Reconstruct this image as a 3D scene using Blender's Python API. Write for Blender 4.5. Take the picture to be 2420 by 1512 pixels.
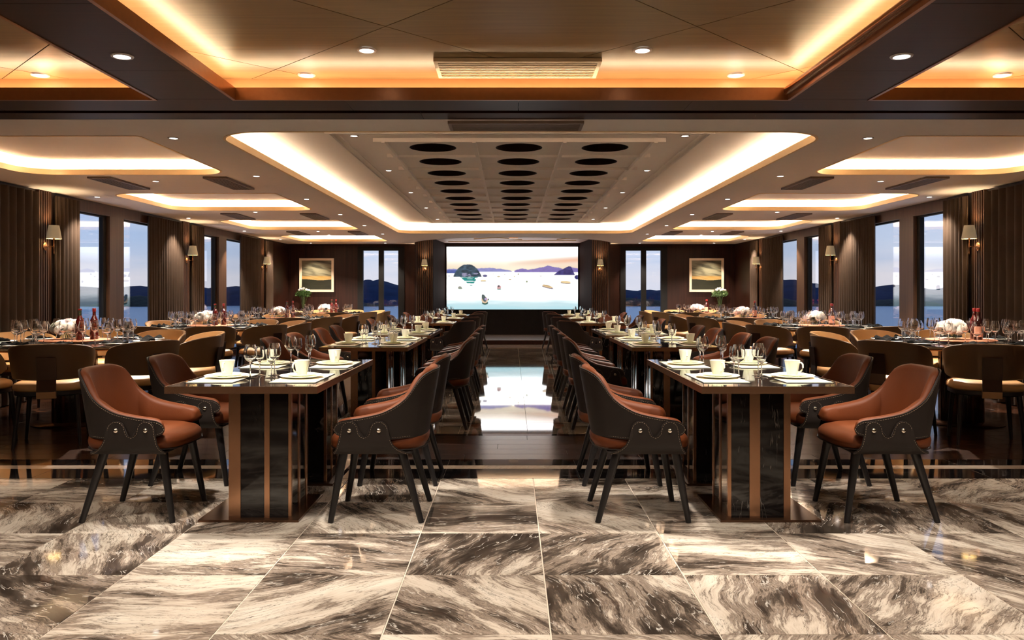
import bpy, bmesh, math, random
import numpy as np
from mathutils import Vector, Matrix, geometry
PI = math.pi
random.seed(7)
rs = np.random.RandomState(5)
sc = bpy.context.scene
for o in list(bpy.data.objects): bpy.data.objects.remove(o)
COL = sc.collection

# ------------------------------------------------------------------ camera
H = 1.213
cd = bpy.data.cameras.new('camera'); cam = bpy.data.objects.new('camera', cd); COL.objects.link(cam)
cam.location = (0, 0, H); cam.rotation_euler = (PI/2, 0, 0)
cd.sensor_width = 36; cd.lens = 36*1900/2420; cd.shift_y = -64/2420; cd.shift_x = 1/2420
cd.clip_end = 3000; cd.clip_start = .05
sc.camera = cam
# ------------------------------------------------------------------ view
sc.view_settings.view_transform = 'Standard'; sc.view_settings.look = 'None'
sc.view_settings.gamma = 1; sc.view_settings.use_curve_mapping = False
sc.view_settings.exposure = 1.58
# ------------------------------------------------------------------ light levels
SKY = 0.60
STRIP_DARK = 15.0     # cove strips, dark ceiling
STRIP_MAIN = 9.0     # cove strips, white ceiling
SPOT_FRONT = 68.0
SPOT_TABLE = 105.0
SPOT_ROUND = 290.0
SPOT_SMALL = 60.0
SCREEN = 1.0
sc.cycles.sample_clamp_indirect = 8.0
sc.cycles.max_bounces = 12; sc.cycles.transmission_bounces = 8; sc.cycles.transparent_max_bounces = 12
sc.cycles.glossy_bounces = 5; sc.cycles.diffuse_bounces = 7
sc.cycles.caustics_refractive = False; sc.cycles.caustics_reflective = False

def S(r, g, b):
    f = lambda c: (c/255/12.92 if c/255 <= .04045 else ((c/255+.055)/1.055)**2.4)
    return (f(r), f(g), f(b), 1)

# world: dusk sky, soft cloud bands
w = bpy.data.worlds.new('sky'); sc.world = w; w.use_nodes = True
nt = w.node_tree; N = nt.nodes; L = nt.links
bg = N['Background']
tc = N.new('ShaderNodeTexCoord'); sep = N.new('ShaderNodeSeparateXYZ'); L.new(tc.outputs['Generated'], sep.inputs[0])
rp = N.new('ShaderNodeValToRGB'); L.new(sep.outputs['Z'], rp.inputs[0])
cr = rp.color_ramp; cr.elements[0].position = 0.0; cr.elements[0].color = (.48, .47, .50, 1)
cr.elements[1].position = 1; cr.elements[1].color = (.13, .20, .34, 1)
for p, c in ((.02, (.50, .48, .50, 1)), (.06, (.37, .43, .53, 1)), (.14, (.29, .38, .54, 1)), (.4, (.2, .29, .46, 1))):
    e = cr.elements.new(p); e.color = c
mp = N.new('ShaderNodeMapping'); mp.inputs['Scale'].default_value = (2, 2, 16); L.new(tc.outputs['Generated'], mp.inputs[0])
nz = N.new('ShaderNodeTexNoise'); nz.inputs['Scale'].default_value = 1.8; nz.inputs['Detail'].default_value = 6; L.new(mp.outputs[0], nz.inputs['Vector'])
cr2 = N.new('ShaderNodeValToRGB'); L.new(nz.outputs['Fac'], cr2.inputs[0])
cr2.color_ramp.elements[0].position = .42; cr2.color_ramp.elements[0].color = (.88, .92, .98, 1)
cr2.color_ramp.elements[1].position = .62; cr2.color_ramp.elements[1].color = (1.12, 1.06, 1.02, 1)
mx = N.new('ShaderNodeMix'); mx.data_type = 'RGBA'; mx.blend_type = 'MULTIPLY'; mx.inputs[0].default_value = 1
L.new(rp.outputs[0], mx.inputs[6]); L.new(cr2.outputs[0], mx.inputs[7]); L.new(mx.outputs[2], bg.inputs[0])
bg.inputs[1].default_value = SKY

# ================================================================== materials
class NT:
    def __init__(s, name):
        s.m = bpy.data.materials.new(name); s.m.use_nodes = True
        s.n = s.m.node_tree.nodes; s.l = s.m.node_tree.links; s.b = s.n['Principled BSDF']
    def add(s, t, **k):
        n = s.n.new(t)
        for a, v in k.items(): setattr(n, a, v)
        return n
    def set(s, **k):
        for a, v in k.items(): s.b.inputs[a.replace('_', ' ')].default_value = v
    def noise(s, vec, scale, detail=4, rough=.5, dist=0):
        n = s.add('ShaderNodeTexNoise'); n.inputs['Scale'].default_value = scale; n.inputs['Detail'].default_value = detail
        n.inputs['Roughness'].default_value = rough; n.inputs['Distortion'].default_value = dist
        if vec is not None: s.l.new(vec, n.inputs['Vector'])
        return n.outputs['Fac']
    def mapped(s, src, scale=(1, 1, 1), loc=(0, 0, 0), rot=(0, 0, 0)):
        n = s.add('ShaderNodeMapping'); n.inputs['Scale'].default_value = scale; n.inputs['Location'].default_value = loc
        n.inputs['Rotation'].default_value = rot; s.l.new(src, n.inputs[0]); return n.outputs[0]
    def ramp(s, fac, stops):
        n = s.add('ShaderNodeValToRGB'); s.l.new(fac, n.inputs[0]); e = n.color_ramp.elements
        e[0].position, e[0].color = stops[0][0], stops[0][1]; e[1].position, e[1].color = stops[-1][0], stops[-1][1]
        for p, c in stops[1:-1]: q = e.new(p); q.color = c
        return n.outputs[0]
    def mix(s, a, b, fac=1.0, mode='MULTIPLY'):
        n = s.add('ShaderNodeMix', data_type='RGBA', blend_type=mode)
        if isinstance(fac, float): n.inputs[0].default_value = fac
        else: s.l.new(fac, n.inputs[0])
        for v, i in ((a, 6), (b, 7)):
            if isinstance(v, tuple): n.inputs[i].default_value = v
            else: s.l.new(v, n.inputs[i])
        return n.outputs[2]
    def math(s, op, a, b=0.0):
        n = s.add('ShaderNodeMath', operation=op)
        for v, i in ((a, 0), (b, 1)):
            if isinstance(v, (int, float)): n.inputs[i].default_value = v
            else: s.l.new(v, n.inputs[i])
        return n.outputs[0]
    def bump(s, h, strength=.2, dist=.01):
        n = s.add('ShaderNodeBump'); n.inputs['Strength'].default_value = strength; n.inputs['Distance'].default_value = dist
        s.l.new(h, n.inputs['Height']); s.l.new(n.outputs[0], s.b.inputs['Normal'])
    def coord(s, k='Object'):
        return s.add('ShaderNodeTexCoord').outputs[k]
    def pos(s):
        return s.add('ShaderNodeNewGeometry').outputs['Position']

def plain(name, col, rough=.5, metal=0.0, var=.06, vs=8, bump=0, bs=60, coat=0, spec=.5, emit=0, ecol=None):
    t = NT(name); t.set(Roughness=rough, Metallic=metal, Coat_Weight=coat)
    t.b.inputs['Specular IOR Level'].default_value = spec
    c = t.coord()
    f = t.noise(c, vs, 3)
    a = tuple(max(0, x*(1-var)) for x in col[:3])+(1,); b = tuple(min(1, x*(1+var)) for x in col[:3])+(1,)
    t.l.new(t.ramp(f, [(.3, a), (.7, b)]), t.b.inputs['Base Color'])
    if bump: t.bump(t.noise(c, bs, 3), bump, .004)
    if emit:
        t.b.inputs['Emission Color'].default_value = ecol or col; t.b.inputs['Emission Strength'].default_value = emit
    return t.m

def wood(name, dark, light, scale=(30, 30, 1.2), rough=.35, world=False, coat=0.0, spec=.5):
    t = NT(name); t.set(Roughness=rough, Coat_Weight=coat); t.b.inputs['Specular IOR Level'].default_value = spec
    c = t.pos() if world else t.coord()
    inf = t.add('ShaderNodeObjectInfo').outputs['Random']
    m = t.mapped(c, scale)
    ad = t.add('ShaderNodeVectorMath', operation='ADD'); t.l.new(m, ad.inputs[0])
    cmb = t.add('ShaderNodeCombineXYZ'); sc_ = t.math('MULTIPLY', inf, 37.0)
    for i in range(3): t.l.new(sc_, cmb.inputs[i])
    t.l.new(cmb.outputs[0], ad.inputs[1])
    f = t.noise(ad.outputs[0], 1.0, 6, .6, .4)
    col = t.ramp(f, [(.3, dark), (.5, tuple((a+b)/2 for a, b in zip(dark, light))), (.72, light)])
    tint = t.ramp(inf, [(0, (.88, .88, .88, 1)), (1, (1.1, 1.1, 1.1, 1))])
    t.l.new(t.mix(col, tint), t.b.inputs['Base Color'])
    t.bump(f, .12, .002)
    return t.m

def marble(name, stops, crack=(.8, .75, .68, 1), crackfac=.75, rough=.07, scale=1.0, coat=0.0):
    t = NT(name); t.set(Roughness=rough, Coat_Weight=coat); t.b.inputs['Specular IOR Level'].default_value = .5
    inf = t.add('ShaderNodeObjectInfo').outputs['Random']
    c = t.coord()
    rot = t.add('ShaderNodeVectorRotate', rotation_type='Z_AXIS'); t.l.new(c, rot.inputs['Vector'])
    t.l.new(t.math('MULTIPLY', t.math('SUBTRACT', t.math('FRACT', t.math('MULTIPLY', inf, 7.31)), .5), 3.0), rot.inputs['Angle'])
    cmb = t.add('ShaderNodeCombineXYZ'); k = t.math('MULTIPLY', inf, 61.0)
    t.l.new(k, cmb.inputs[0]); t.l.new(t.math('MULTIPLY', inf, 143.0), cmb.inputs[1])
    ad = t.add('ShaderNodeVectorMath', operation='ADD'); t.l.new(rot.outputs[0], ad.inputs[0]); t.l.new(cmb.outputs[0], ad.inputs[1])
    base = ad.outputs[0]
    # slow warp for the folds, quick warp for ragged edges
    def warp(vec, sc_, amt, det):
        wn = t.add('ShaderNodeTexNoise'); wn.inputs['Scale'].default_value = sc_; wn.inputs['Detail'].default_value = det; t.l.new(vec, wn.inputs['Vector'])
        sb = t.add('ShaderNodeVectorMath', operation='SUBTRACT'); t.l.new(wn.outputs['Color'], sb.inputs[0]); sb.inputs[1].default_value = (.5, .5, .5)
        ml = t.add('ShaderNodeVectorMath', operation='MULTIPLY'); t.l.new(sb.outputs[0], ml.inputs[0]); ml.inputs[1].default_value = (amt, amt, 0)
        a2 = t.add('ShaderNodeVectorMath', operation='ADD'); t.l.new(vec, a2.inputs[0]); t.l.new(ml.outputs[0], a2.inputs[1]); return a2.outputs[0]
    w1 = warp(base, 1.2*scale, .40, 2); wv = warp(w1, 14*scale, .03, 4)
    big = t.noise(t.mapped(w1, (1.0*scale, 2.3*scale, 1)), 1.25, 4, .6)
    mid = t.noise(t.mapped(wv, (1.5*scale, 9*scale, 1)), 1.5, 9, .68)
    fine = t.noise(t.mapped(wv, (5*scale, 60*scale, 1)), 1.8, 4, .7)
    tone = t.math('MULTIPLY', t.math('SUBTRACT', t.math('FRACT', t.math('MULTIPLY', inf, 3.77)), .5), .08)
    f = t.math('ADD', t.math('ADD', t.math('ADD', t.math('MULTIPLY', big, .80), t.math('MULTIPLY', mid, .50)), t.math('MULTIPLY', t.math('SUBTRACT', fine, .5), .20)), t.math('SUBTRACT', tone, .15))
    col = t.ramp(f, stops)
    # thin ragged dark lines, dense in places
    def lines(vec, sc3, s_, wd, det=6):
        n_ = t.noise(t.mapped(vec, sc3), s_, det, .62); return t.ramp(t.math('ABSOLUTE', t.math('SUBTRACT', n_, .5)), [(0, (1, 1, 1, 1)), (wd, (0, 0, 0, 1))])
    dens = t.ramp(t.noise(base, 3.1, 3), [(.42, (0, 0, 0, 1)), (.60, (1, 1, 1, 1))])
    l1 = lines(wv, (1.3*scale, 8*scale, 1), 1.7, .010); l2 = lines(wv, (2.6*scale, 17*scale, 1), 2.0, .016)
    lm = t.math('ADD', t.math('MULTIPLY', l1, .8), t.math('MULTIPLY', t.mix(l2, dens), .7))
    lm = t.math('MINIMUM', lm, .9)
    col = t.mix(col, tuple(.45*c_ for c_ in stops[2][1][:3])+(1,), lm, 'MIX')
    # pale cracks across the dark parts
    cf = t.ramp(t.math('ABSOLUTE', t.math('SUBTRACT', t.noise(t.mapped(wv, (2*scale, 11*scale, 1), rot=(0, 0, .55)), 1.6, 3, .6), .5)), [(0, (1, 1, 1, 1)), (.012, (0, 0, 0, 1))])
    dk = t.ramp(f, [(.44, (1, 1, 1, 1)), (.54, (0, 0, 0, 1))])
    pat = t.ramp(t.noise(base, 6, 2), [(.46, (0, 0, 0, 1)), (.52, (1, 1, 1, 1))])
    cf3 = t.math('MULTIPLY', t.mix(t.mix(cf, dk), pat), crackfac)
    t.l.new(t.mix(col, crack, cf3, 'MIX'), t.b.inputs['Base Color'])
    return t.m

def emis(name, col, st):
    t = NT(name); t.set(Roughness=.5); t.b.inputs['Base Color'].default_value = (.6, .6, .6, 1)
    t.b.inputs['Emission Color'].default_value = col; t.b.inputs['Emission Strength'].default_value = st
    return t.m

def thin_glass(name, tint=(1, 1, 1, 1), refl=1.0):
    t = NT(name); t.n.remove(t.b)
    out = [n for n in t.n if n.type == 'OUTPUT_MATERIAL'][0]
    tr = t.add('ShaderNodeBsdfTransparent'); tr.inputs[0].default_value = tint
    gl = t.add('ShaderNodeBsdfGlossy'); gl.inputs['Roughness'].default_value = .0; gl.inputs[0].default_value = (refl, refl, refl, 1)
    fr = t.add('ShaderNodeFresnel')
    bf = t.add('ShaderNodeNewGeometry').outputs['Backfacing']   # same reflectance on both faces of the pane
    t.l.new(t.math('SUBTRACT', 1.45, t.math('MULTIPLY', bf, 1.45-1/1.45)), fr.inputs[0])
    # procedural faint unevenness so the pane is not a mathematically perfect mirror
    nz_ = t.noise(t.coord(), 1.2, 2); bp = t.add('ShaderNodeBump'); bp.inputs['Strength'].default_value = .01
    t.l.new(nz_, bp.inputs['Height']); t.l.new(bp.outputs[0], gl.inputs['Normal'])
    mx = t.add('ShaderNodeMixShader'); t.l.new(fr.outputs[0], mx.inputs[0]); t.l.new(tr.outputs[0], mx.inputs[1]); t.l.new(gl.outputs[0], mx.inputs[2])
    t.l.new(mx.outputs[0], out.inputs[0]); return t.m

def real_glass(name, col=(1, 1, 1, 1), ior=1.45, rough=0.0):
    t = NT(name); t.set(Roughness=rough, Transmission_Weight=1.0, IOR=ior); t.b.inputs['Base Color'].default_value = col
    return t.m

M = {}
cream = (.62, .50, .38, 1)
M['marble'] = marble('cream and brown streaked marble', [(.36, (.030, .022, .017, 1)), (.42, (.075, .056, .044, 1)), (.455, (.13, .10, .078, 1)),
    (.48, (.34, .27, .215, 1)), (.51, (.20, .155, .125, 1)), (.54, (.52, .44, .36, 1)), (.58, (.62, .54, .45, 1)), (.70, (.74, .67, .58, 1))], rough=.05)
M['marble_aisle'] = marble('brown streaked marble of the aisle', [(.30, (.06, .042, .030, 1)), (.42, (.2, .14, .10, 1)),
    (.48, (.5, .39, .3, 1)), (.52, (.24, .17, .12, 1)), (.58, (.58, .46, .36, 1)), (.70, (.64, .52, .41, 1))], scale=1.2, rough=.03, coat=.8)
M['black_marble'] = marble('black marble with white veins', [(.3, (.004, .003, .003, 1)), (.6, (.010, .008, .008, 1)), (.8, (.02, .017, .016, 1))], crack=(.45, .4, .36, 1), crackfac=.28, rough=.05, scale=.9)
M['pale_marble'] = marble('pale beige marble strip', [(.3, (.35, .28, .22, 1)), (.6, (.55, .46, .38, 1)), (.8, (.62, .54, .46, 1))])
M['grout'] = plain('pale grout', (.72, .62, .52, 1), .8)
M['floor_wood'] = wood('dark walnut floor boards', S(34, 19, 12), S(74, 44, 27), (1.6, 26, 26), .22)
M['wall_wood'] = wood('dark brown wall veneer', S(30, 14, 9), S(52, 26, 17), (26, 26, .7), .42, True, spec=.2)
M['niche_wood'] = wood('dull brown niche veneer', S(30, 14, 9), S(48, 24, 16), (26, 26, .7), .8, True, spec=.03)
M['post_wood'] = wood('brown window post veneer', S(62, 43, 31), S(84, 60, 44), (30, 30, .8), .4, True, spec=.25)
M['slat_wood'] = wood('brown wooden slat', S(52, 33, 24), S(78, 52, 38), (30, 30, .7), .4, True, spec=.25)
M['dark_gap'] = plain('near black recess', S(26, 15, 11), .6)
M['ceil_wood'] = wood('smoked oak ceiling panel', S(110, 88, 56), S(136, 110, 74), (1.5, 34, 34), .35)
M['soffit_wood'] = wood('dark brown soffit veneer', S(36, 17, 11), S(54, 29, 20), (.9, 30, 30), .4, True, spec=.15)
M['white'] = plain('warm white plaster ceiling', S(234, 226, 220), .7, var=.01)
M['gold'] = plain('brushed bronze lip', S(160, 108, 70), .32, .6, var=.05, vs=30)
M['recess'] = plain('bronze painted cove recess', S(150, 104, 66), .5, var=.03)
M['lip_pale'] = plain('pale gold painted lip', S(236, 202, 148), .45, .15, var=.03)
M['strip'] = emis('warm light strip', (1, .74, .45, 1), STRIP_DARK)
M['strip_main'] = emis('warm white light strip', (1, .82, .60, 1), STRIP_MAIN)
M['strip_side'] = emis('side cove light strip', (1, .82, .60, 1), STRIP_MAIN*1.6)
M['lens'] = emis('downlight lens', (1, .93, .86, 1), 4)
M['trim'] = plain('satin white downlight ring', (.55, .5, .46, 1), .35, .3)
M['grille'] = plain('cream painted grille', S(206, 186, 150), .5)
M['grille_dark'] = plain('brown grille', S(120, 98, 84), .5)
M['curtain'] = plain('heavy taupe curtain fabric', S(64, 50, 40), .85, var=.12, vs=3, bump=.3, bs=300, spec=.2)
M['black_frame'] = plain('matt black window frame', (.010, .009, .009, 1), .6, spec=.15)
M['pane'] = thin_glass('window glass', (.93, .96, 1, 1))
M['leather'] = plain('cognac brown leather', S(98, 49, 23), .5, spec=.22, var=.10, vs=5, bump=.12, bs=140)
M['shell'] = plain('dark brown saddle leather', S(34, 26, 22), .55, spec=.3, var=.10, vs=6, bump=.08, bs=200)
M['stitch'] = plain('cream stitching thread', S(158, 138, 116), .7)
M['chrome'] = plain('polished nickel', (.85, .78, .68, 1), .12, 1.0)
M['leg'] = plain('black stained wood', (.010, .008, .008, 1), .38, var=.2)
M['tan'] = plain('tan leather', S(190, 148, 98), .5, var=.05, bump=.08, bs=150)
M['tan_outer'] = plain('olive brown leather', S(100, 74, 46), .5, var=.05, bump=.06, bs=150)
M['bracket'] = plain('dark bronze bracket', S(66, 48, 36), .3, .7, var=.1)
M['bracket_light'] = plain('satin bronze foot', S(168, 128, 88), .38, .5)
M['bronze'] = plain('brushed bronze', S(166, 124, 94), .22, .85, var=.05, vs=40)
M['bronze_dark'] = plain('dark bronze plate', S(100, 72, 54), .25, .8)
M['top'] = plain('black polished stone table top', (.012, .010, .010, 1), .05, var=.3, vs=20)
M['round_top'] = plain('grey brown polished table top', S(38, 33, 31), .12, var=.15, vs=10)
M['copper'] = plain('rose copper turntable', S(206, 140, 108), .28, .5, var=.04)
M['mat_white'] = plain('cream placemat', S(242, 234, 210), .6, var=.05, vs=30)
M['mat_edge'] = plain('black placemat rim', (.01, .01, .01, 1), .5)
M['china'] = plain('glazed ivory china', S(248, 246, 232), .18, var=.01)
M['china_white'] = plain('glazed white china', S(246, 244, 238), .15, var=.01)
M['china_green'] = plain('pale celadon saucer', S(228, 236, 200), .18, var=.01)
M['napkin'] = plain('black linen napkin', (.005, .005, .005, 1), .9, bump=.3, bs=300, spec=.05)
M['wine_glass'] = real_glass('clear crystal')
M['vase_glass'] = thin_glass('vase glass', (.9, .93, .9, 1))
M['bottle_red'] = plain('red wine seen through glass', (.060, .0035, .003, 1), .06, var=.3, vs=20, coat=.6)
M['bottle_green'] = plain('dark green bottle glass', (.02, .03, .015, 1), .05, coat=1)
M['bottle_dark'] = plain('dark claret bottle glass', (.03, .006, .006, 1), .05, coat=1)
M['cap_red'] = plain('red foil cap', S(120, 26, 26), .3)
M['label_pink'] = plain('salmon paper label', S(214, 150, 126), .7)
M['petal'] = plain('white pink petals', (.95, .84, .84, 1), .6, var=.06, vs=14)
M['petal2'] = plain('white petals', (.95, .93, .90, 1), .6, var=.06, vs=14)
M['green'] = plain('green leaves', S(70, 96, 46), .5, var=.3, vs=20)
M['shade'] = plain('cream linen lamp shade', S(168, 158, 128), .8, var=.03, emit=.04, ecol=(1, .78, .5, 1))
M['bulb'] = emis('lamp bulb', (1, .72, .42, 1), 6)
M['frame_cream'] = plain('cream picture frame', S(226, 204, 178), .5)
M['charcoal'] = plain('charcoal fluted panel', S(30, 27, 25), .6, spec=.2, var=.1)
M['stage_top'] = plain('taupe stage floor', S(120, 102, 90), .25, var=.12, vs=4)
M['pink_ceiling'] = plain('rose beige stage ceiling', S(214, 176, 160), .5, var=.03)
M['white_mass'] = plain('white plastic', S(226, 214, 200), .4)

# sea
t = NT('calm sea water'); t.set(Roughness=.25, IOR=1.33); t.b.inputs['Base Color'].default_value = S(112, 136, 160)
p = t.mapped(t.coord(), (.25, .9, 1)); h = t.noise(p, .5, 6, .6); t.bump(h, .9, 1.0)
M['sea'] = t.m
t = NT('hazy blue wooded hill'); t.set(Roughness=.95); t.b.inputs['Specular IOR Level'].default_value = .1
t.l.new(t.ramp(t.noise(t.coord(), .07, 8, .65), [(.35, S(20, 32, 60)), (.65, S(32, 46, 76))]), t.b.inputs['Base Color']); M['hill_blue'] = t.m  # distance haze is put into the blue base colour
t = NT('dark green wooded hill'); t.set(Roughness=.95); t.b.inputs['Specular IOR Level'].default_value = .1
t.l.new(t.ramp(t.noise(t.coord(), .25, 9, .7), [(.35, S(16, 26, 34)), (.65, S(40, 54, 52))]), t.b.inputs['Base Color']); M['hill_green'] = t.m

# vertex colour picture materials
def vcol(name, emit):
    t = NT(name); a = t.add('ShaderNodeAttribute', attribute_name='pic')
    if emit:
        t.b.inputs['Base Color'].default_value = (.01, .01, .01, 1); t.set(Roughness=.3)
        t.l.new(a.outputs['Color'], t.b.inputs['Emission Color']); t.b.inputs['Emission Strength'].default_value = emit
    else:
        t.l.new(a.outputs['Color'], t.b.inputs['Base Color']); t.set(Roughness=.35)
    return t.m
M['screen'] = vcol('lit screen picture', SCREEN); M['painting'] = vcol('painting print', 0)

# ================================================================== helpers
def link(name, me, parent=None, loc=None, rot=None):
    o = bpy.data.objects.new(name, me); COL.objects.link(o)
    if parent is not None: o.parent = parent
    if loc is not None: o.location = loc
    if rot is not None: o.rotation_euler = rot
    return o
def tag(o, label=None, cat=None, group=None, kind=None):
    if label: o['label'] = label
    if cat: o['category'] = cat
    if group: o['group'] = group
    if kind: o['kind'] = kind
    return o
def empty(name, loc=(0, 0, 0), rz=0):
    o = link(name, None, None, loc, (0, 0, rz)); o.empty_display_size = .1; return o
def finish(bm, name, mats, smooth=None):
    bmesh.ops.recalc_face_normals(bm, faces=bm.faces[:])
    me = bpy.data.meshes.new(name); bm.to_mesh(me); bm.free()
    for m in (mats if isinstance(mats, (list, tuple)) else [mats]): me.materials.append(M[m] if isinstance(m, str) else m)
    if smooth: smooth_me(me, smooth)
    return me
def smooth_me(me, ang=40):
    me.polygons.foreach_set('use_smooth', [True]*len(me.polygons))
    me.set_sharp_from_angle(angle=math.radians(ang))
def box(bm, x0, x1, y0, y1, z0, z1, mi=0):
    v = [bm.verts.new(p) for p in ((x0, y0, z0), (x1, y0, z0), (x1, y1, z0), (x0, y1, z0), (x0, y0, z1), (x1, y0, z1), (x1, y1, z1), (x0, y1, z1))]
    for f in ((0, 3, 2, 1), (4, 5, 6, 7), (0, 1, 5, 4), (1, 2, 6, 5), (2, 3, 7, 6), (3, 0, 4, 7)):
        bm.faces.new([v[i] for i in f]).material_index = mi
def boxme(name, mat, *dims, bevel=0):
    bm = bmesh.new(); box(bm, *dims)
    if bevel: bmesh.ops.bevel(bm, geom=bm.edges[:], offset=bevel, segments=2, profile=.6, affect='EDGES')
    return finish(bm, name, mat)
def boxobj(name, mat, *dims, parent=None, bevel=0):
    """box with its origin at its own centre"""
    x0, x1, y0, y1, z0, z1 = dims; cx, cy, cz = (x0+x1)/2, (y0+y1)/2, (z0+z1)/2
    me = boxme(name, mat, x0-cx, x1-cx, y0-cy, y1-cy, z0-cz, z1-cz, bevel=bevel)
    return link(name, me, parent, (cx, cy, cz))
def lathe(bm, prof, seg=24, mi=0, c=(0, 0), closed=False):
    rings = []
    for r, z in prof:
        if r < 1e-6: rings.append([bm.verts.new((c[0], c[1], z))])
        else: rings.append([bm.verts.new((c[0]+r*math.cos(2*PI*i/seg), c[1]+r*math.sin(2*PI*i/seg), z)) for i in range(seg)])
    pairs = list(zip(rings, rings[1:]))
    if closed: pairs.append((rings[-1], rings[0]))
    for a, b in pairs:
        for i in range(seg):
            j = (i+1) % seg
            if len(a) == 1 and len(b) == 1: continue
            if len(a) == 1: f = bm.faces.new((a[0], b[i], b[j]))
            elif len(b) == 1: f = bm.faces.new((a[i], a[j], b[0]))
            else: f = bm.faces.new((a[i], a[j], b[j], b[i]))
            f.material_index = mi
    return rings
def lathe_me(name, mat, prof, seg=24, smooth=40, closed=False):
    bm = bmesh.new(); lathe(bm, prof, seg, closed=closed)
    return finish(bm, name, mat, smooth)
def rod(bm, a, b, r0, r1, seg=10, mi=0, cap=True):
    a, b = Vector(a), Vector(b); d = (b-a).normalized()
    q = d.orthogonal().normalized(); s = d.cross(q)
    A = [bm.verts.new(a+(q*math.cos(2*PI*i/seg)+s*math.sin(2*PI*i/seg))*r0) for i in range(seg)]
    B = [bm.verts.new(b+(q*math.cos(2*PI*i/seg)+s*math.sin(2*PI*i/seg))*r1) for i in range(seg)]
    for i in range(seg):
        j = (i+1) % seg; bm.faces.new((A[i], A[j], B[j], B[i])).material_index = mi
    if cap: bm.faces.new(A).material_index = mi; bm.faces.new(B).material_index = mi
def rod_me(name, mat, a, b, r0, r1, seg=12):
    bm = bmesh.new(); rod(bm, a, b, r0, r1, seg); return finish(bm, name, mat, 50)
def tube(bm, pts, r, seg=8, closed=False):
    pts = [Vector(p) for p in pts]; n = len(pts); rings = []
    for i, p in enumerate(pts):
        d = ((pts[(i+1) % n]-pts[i-1]) if closed else (pts[min(i+1, n-1)]-pts[max(i-1, 0)])).normalized()
        up = Vector((0, 0, 1)) if abs(d.z) < .9 else Vector((1, 0, 0))
        q = d.cross(up).normalized(); s = d.cross(q)
        rings.append([bm.verts.new(p+(q*math.cos(2*PI*k/seg)+s*math.sin(2*PI*k/seg))*r) for k in range(seg)])
    for i in range(n if closed else n-1):
        a, b = rings[i], rings[(i+1) % n]
        for k in range(seg): bm.faces.new((a[k], a[(k+1) % seg], b[(k+1) % seg], b[k]))
    if not closed: bm.faces.new(rings[0]); bm.faces.new(rings[-1])
def prism(bm, pts, z0, z1, mi=0):
    a = [bm.verts.new((x, y, z0)) for x, y in pts]; b = [bm.verts.new((x, y, z1)) for x, y in pts]
    n = len(pts)
    bm.faces.new(a[::-1]).material_index = mi; bm.faces.new(b).material_index = mi
    for i in range(n): bm.faces.new((a[i], a[(i+1) % n], b[(i+1) % n], b[i])).material_index = mi
def dup(root, loc=None, rz=None, **tags):
    r = root.copy(); COL.objects.link(r)
    if loc is not None: r.location = loc
    if rz is not None: r.rotation_euler = (0, 0, rz)
    for ch in KIDS.get(root.name, ()):
        c = ch.copy(); COL.objects.link(c); c.parent = r
        for g in KIDS.get(ch.name, ()):
            d = g.copy(); COL.objects.link(d); d.parent = c
    tag(r, **tags); return r
KIDS = {}
def remember(root):
    def rec(o):
        ch = [c for c in bpy.data.objects if c.parent == o]
        KIDS[o.name] = ch
        for c in ch: rec(c)
    rec(root)
def place_all(root, spots):
    """spots: list of (loc, rz, tags). The first spot moves the root itself."""
    remember(root)
    for i, (loc, rz, tg) in enumerate(spots):
        if i == 0: continue
        dup(root, loc, rz, **tg)
    loc, rz, tg = spots[0]; root.location = loc; root.rotation_euler = (0, 0, rz); tag(root, **tg)
def ramp1(x, xs, ys): return float(np.interp(x, xs, ys))
ORD = ['', 'first', 'second', 'third', 'fourth', 'fifth', 'sixth', 'seventh', 'eighth', 'ninth', 'tenth', 'eleventh', 'twelfth']

# ================================================================== setting: floor
ZC = 2.40      # ceiling soffit
ZU = 2.60      # raised ceiling
WX = 5.44      # half width
YB = 19.6      # back wall
Y_D = 5.50     # dark / white ceiling border
CO = .07       # centre of the white ceiling layout

floor = boxobj('floor', 'grout', -5.7, 5.7, -3.2, 21.7, -.12, -.004); tag(floor, 'dark floor slab with marble tiles, black border and walnut boards', kind='structure')
fl = floor.location.copy()
def fpart(name, me, x, y, z=0, rz=0):
    o = link(name, me, floor, (x-fl.x, y-fl.y, z-fl.z), (0, 0, rz)); return o
def tileme(name, mat, sx, sy, g=.0028):
    bm = bmesh.new(); a, b = sx/2-g, sy/2-g; e = .0012
    lo = [bm.verts.new((x, y, -.012)) for x, y in ((-a, -b), (a, -b), (a, b), (-a, b))]
    m_ = [bm.verts.new((x, y, -e)) for x, y in ((-a, -b), (a, -b), (a, b), (-a, b))]
    hi = [bm.verts.new((x, y, 0)) for x, y in ((-a+e, -b+e), (a-e, -b+e), (a-e, b-e), (-a+e, b-e))]
    for i in range(4):
        j = (i+1) % 4; bm.faces.new((lo[i], lo[j], m_[j], m_[i])); bm.faces.new((m_[i], m_[j], hi[j], hi[i]))
    bm.faces.new(hi)
    return finish(bm, name, mat)
tile = tileme('tile', 'marble', .6, .6)
for r in range(5):
    y = 5.26-.3-.6*r
    for c in range(-9, 9):
        x = .14+.3+.6*c
        fpart('tile', tile, x, y)
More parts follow.
